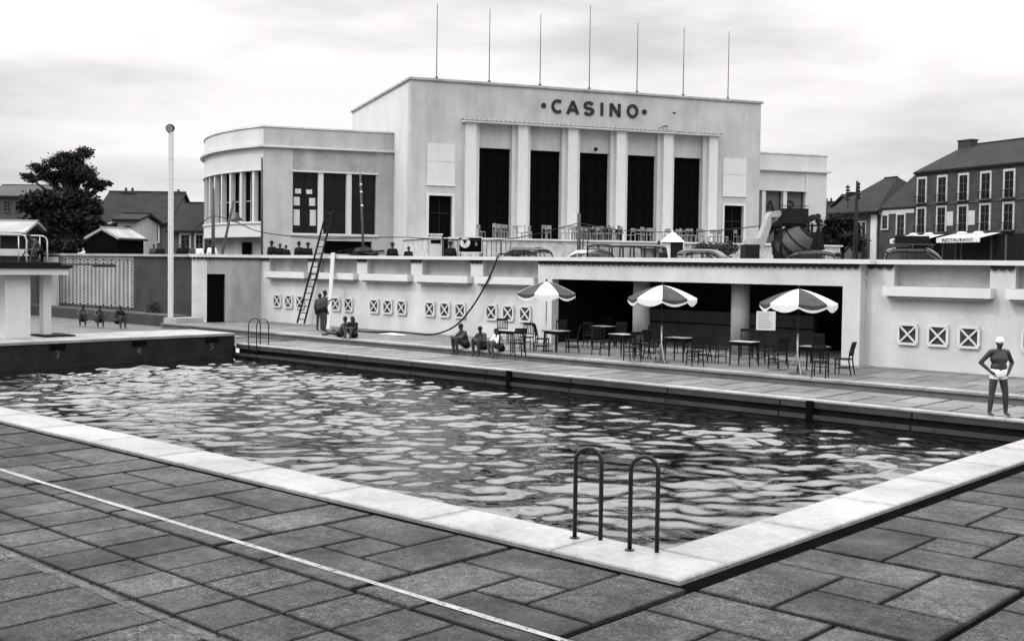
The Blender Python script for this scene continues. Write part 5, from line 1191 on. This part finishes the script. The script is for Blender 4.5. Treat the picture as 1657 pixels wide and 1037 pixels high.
# houses at the left
o, L = camhouse('terrace_house', 150, 270, 362, 313, 92, 'long dark tiled house behind the tree at left', 'houseg', 'roof', 9)
chimney(o, L*.24, 4.5, 6, atd(180, 312, 96).z-STREET, 1.1, .7, 'brick', 2); chimney(o, L*.935, 4.5, 6, atd(262, 315, 96).z-STREET, .9, .7, 'brick', 1)
for k in range(3): win(o, 1.2+1.7*k, 1.9+1.7*k, 2.2, 3.4)
o, L = camhouse('low_house', 276, 340, 376, 331, 84, 'dark-roofed house between the mast and the curved wing', 'houseg', 'roof', 9)
chimney(o, L*.72, 4.5, 4.5, atd(320, 320, 88).z-STREET, 1.2, .6, 'brick', 0); MB().tube([(L*.78, 4.5, 6), (L*.78, 4.5, atd(321, 316, 88).z-STREET)], .08, 8).build('flue', M['dark'], o)
win(o, .8, 1.4, 1.6, 2.6); win(o, 1.9, 2.4, 1.6, 2.6)
o, L = camhouse('grey_house', -30, 58, 319, 302, 96, 'grey house with small windows left of the tree', 'houseg', 'rooft', 9)
for k in range(5): win(o, 1.0+.95*k, 1.45+.95*k, atd(0, 341, 96).z-STREET, atd(0, 326, 96).z-STREET, 'houseg', True, True, 0, .05)
o, L = camhouse('shed', -25, 36, 379, 361, 63, 'shed with a pale sloping roof at the left edge', 'dark', 'conc', 3)
o, L = camhouse('white_house', 190, 222, 358, 349, 72, 'small white house with dark lean-to roof and tiny window', 'housew', 'roof', 4)
win(o, .5, .85, atd(200, 381, 72).z-STREET, atd(200, 367, 72).z-STREET, 'houseg', False, False, 0, .03); MB().extrude([(-.9, -.25, atd(0, 365, 72).z-STREET), (.02, -.25, atd(0, 356, 72).z-STREET), (.02, 3.5, atd(0, 356, 72).z-STREET), (-.9, 3.5, atd(0, 365, 72).z-STREET)], (0, 0, .1)).build('lean_to', M['conc_l'], o)
MB().box(-.8, -.01, 0, 3.3, 0, atd(0, 368, 72).z-STREET).build('annex_wall', M['houseg'], o)
o = house('open_shed', atd(191, 388, 63.5), math.atan2(CR.y, CR.x)+PI/2-.35, 2.2, 2.1, STREET, atd(191, 388, 63.5).z, atd(222, 373, 64).z, 'open dark shed with gabled roof in front of the white house', 'black', 'conc', over=.12)
# ================================================================== TREES
def cluster_tree(name, base_px, D, clusters, trunk_r, label, leaf=.14, dens=1.0, seed=1, m='leaf', yb=405, cat='tree'):
    rg = random.Random(seed); base = atd(base_px, yb, D); base.z = STREET; o = empty(name, base, label=label, cat=cat); k = D/FPX
    cr = MB(base); limbs = MB(base); tops = []
    fwd = Vector((CF.x, CF.y, 0)).normalized()
    for cx, cy, rx, ry in clusters:
        c = atd(cx, cy, D)+fwd*rg.uniform(-1, 1)*rx*k*.8; tops.append(c)
        n = int(rx*ry*3.2*dens)
        for q in range(5):
            cc = c+CR*rg.uniform(-.6, .6)*rx*k+Vector((0, 0, rg.uniform(-.6, .6)*ry*k))+fwd*rg.uniform(-.5, .5)*rx*k
            leaf_cloud(cr, cc, (rx*k*.68, rx*k*.6, ry*k*.68), n//5, leaf, rg, True)
    cr.build('crown', M[m], o)
    zmid = base.lerp(sum(tops, Vector())/len(tops), .55); zmid.x, zmid.y = base.x+.2, base.y
    tr = MB(base).tube([base, base.lerp(zmid, .5)+Vector((.08, 0, 0)), zmid], [trunk_r*1.3, trunk_r, trunk_r*.8], 10).build('trunk', M['bark'], o, smooth=True)
    for c in tops: limbs.tube([zmid, zmid.lerp(c, .55)+Vector((0, 0, .25)), c], [trunk_r*.5, trunk_r*.28, trunk_r*.08], 6)
    limbs.build('limb', M['bark'], o); return o
cluster_tree('broad_tree', 112, 68, [(128, 247, 15, 9), (122, 256, 22, 8), (92, 262, 14, 7), (104, 270, 28, 9), (62, 272, 18, 7), (44, 286, 10, 5), (74, 284, 22, 7), (100, 284, 24, 9), (130, 270, 22, 12), (140, 282, 24, 10), (152, 296, 16, 9), (168, 297, 9, 5), (178, 298, 5, 4), (120, 296, 20, 7), (84, 294, 14, 5), (55, 293, 10, 3), (158, 303, 10, 6), (112, 262, 24, 9)], .32,
             'broad dark tree with layered crown standing against the sky at left', .085, 2.3, 5)
cluster_tree('bushy_tree', 78, 66, [(70, 318, 26, 12), (96, 322, 26, 14), (60, 342, 26, 14), (90, 345, 34, 18), (70, 368, 34, 18), (95, 385, 34, 16), (55, 392, 20, 12), (50, 330, 16, 10), (45, 360, 16, 16), (108, 398, 26, 10)], .2, 'bushy dark tree filling the space under the broad tree', .15, .8, 8)
cluster_tree('round_tree', 140, 67, [(128, 320, 24, 12), (150, 335, 18, 14), (140, 352, 26, 18), (125, 372, 30, 18), (150, 385, 24, 16), (122, 394, 22, 14), (160, 398, 22, 10), (165, 368, 10, 12)], .2, 'round dark tree left of the small white house', .15, .8, 9)
cluster_tree('dense_hedge', 1360, 84, [(1350, 356, 14, 8), (1366, 362, 16, 10), (1352, 376, 18, 14), (1372, 380, 18, 14), (1356, 398, 22, 12), (1384, 395, 12, 12)], .16, 'dense dark hedge between the casino and the hipped house', .16, 1.6, 12, cat='hedge')
for i, (px, lab) in enumerate(((1140, 'low leafy bush below the terrace chairs right of the tent'), (1172, 'low leafy bush in front of the right small casino door'))):
    shrub(px, 402, 56, (.7, .5, .45), 700, .08, lab, seed=20+i, m='leaf2')
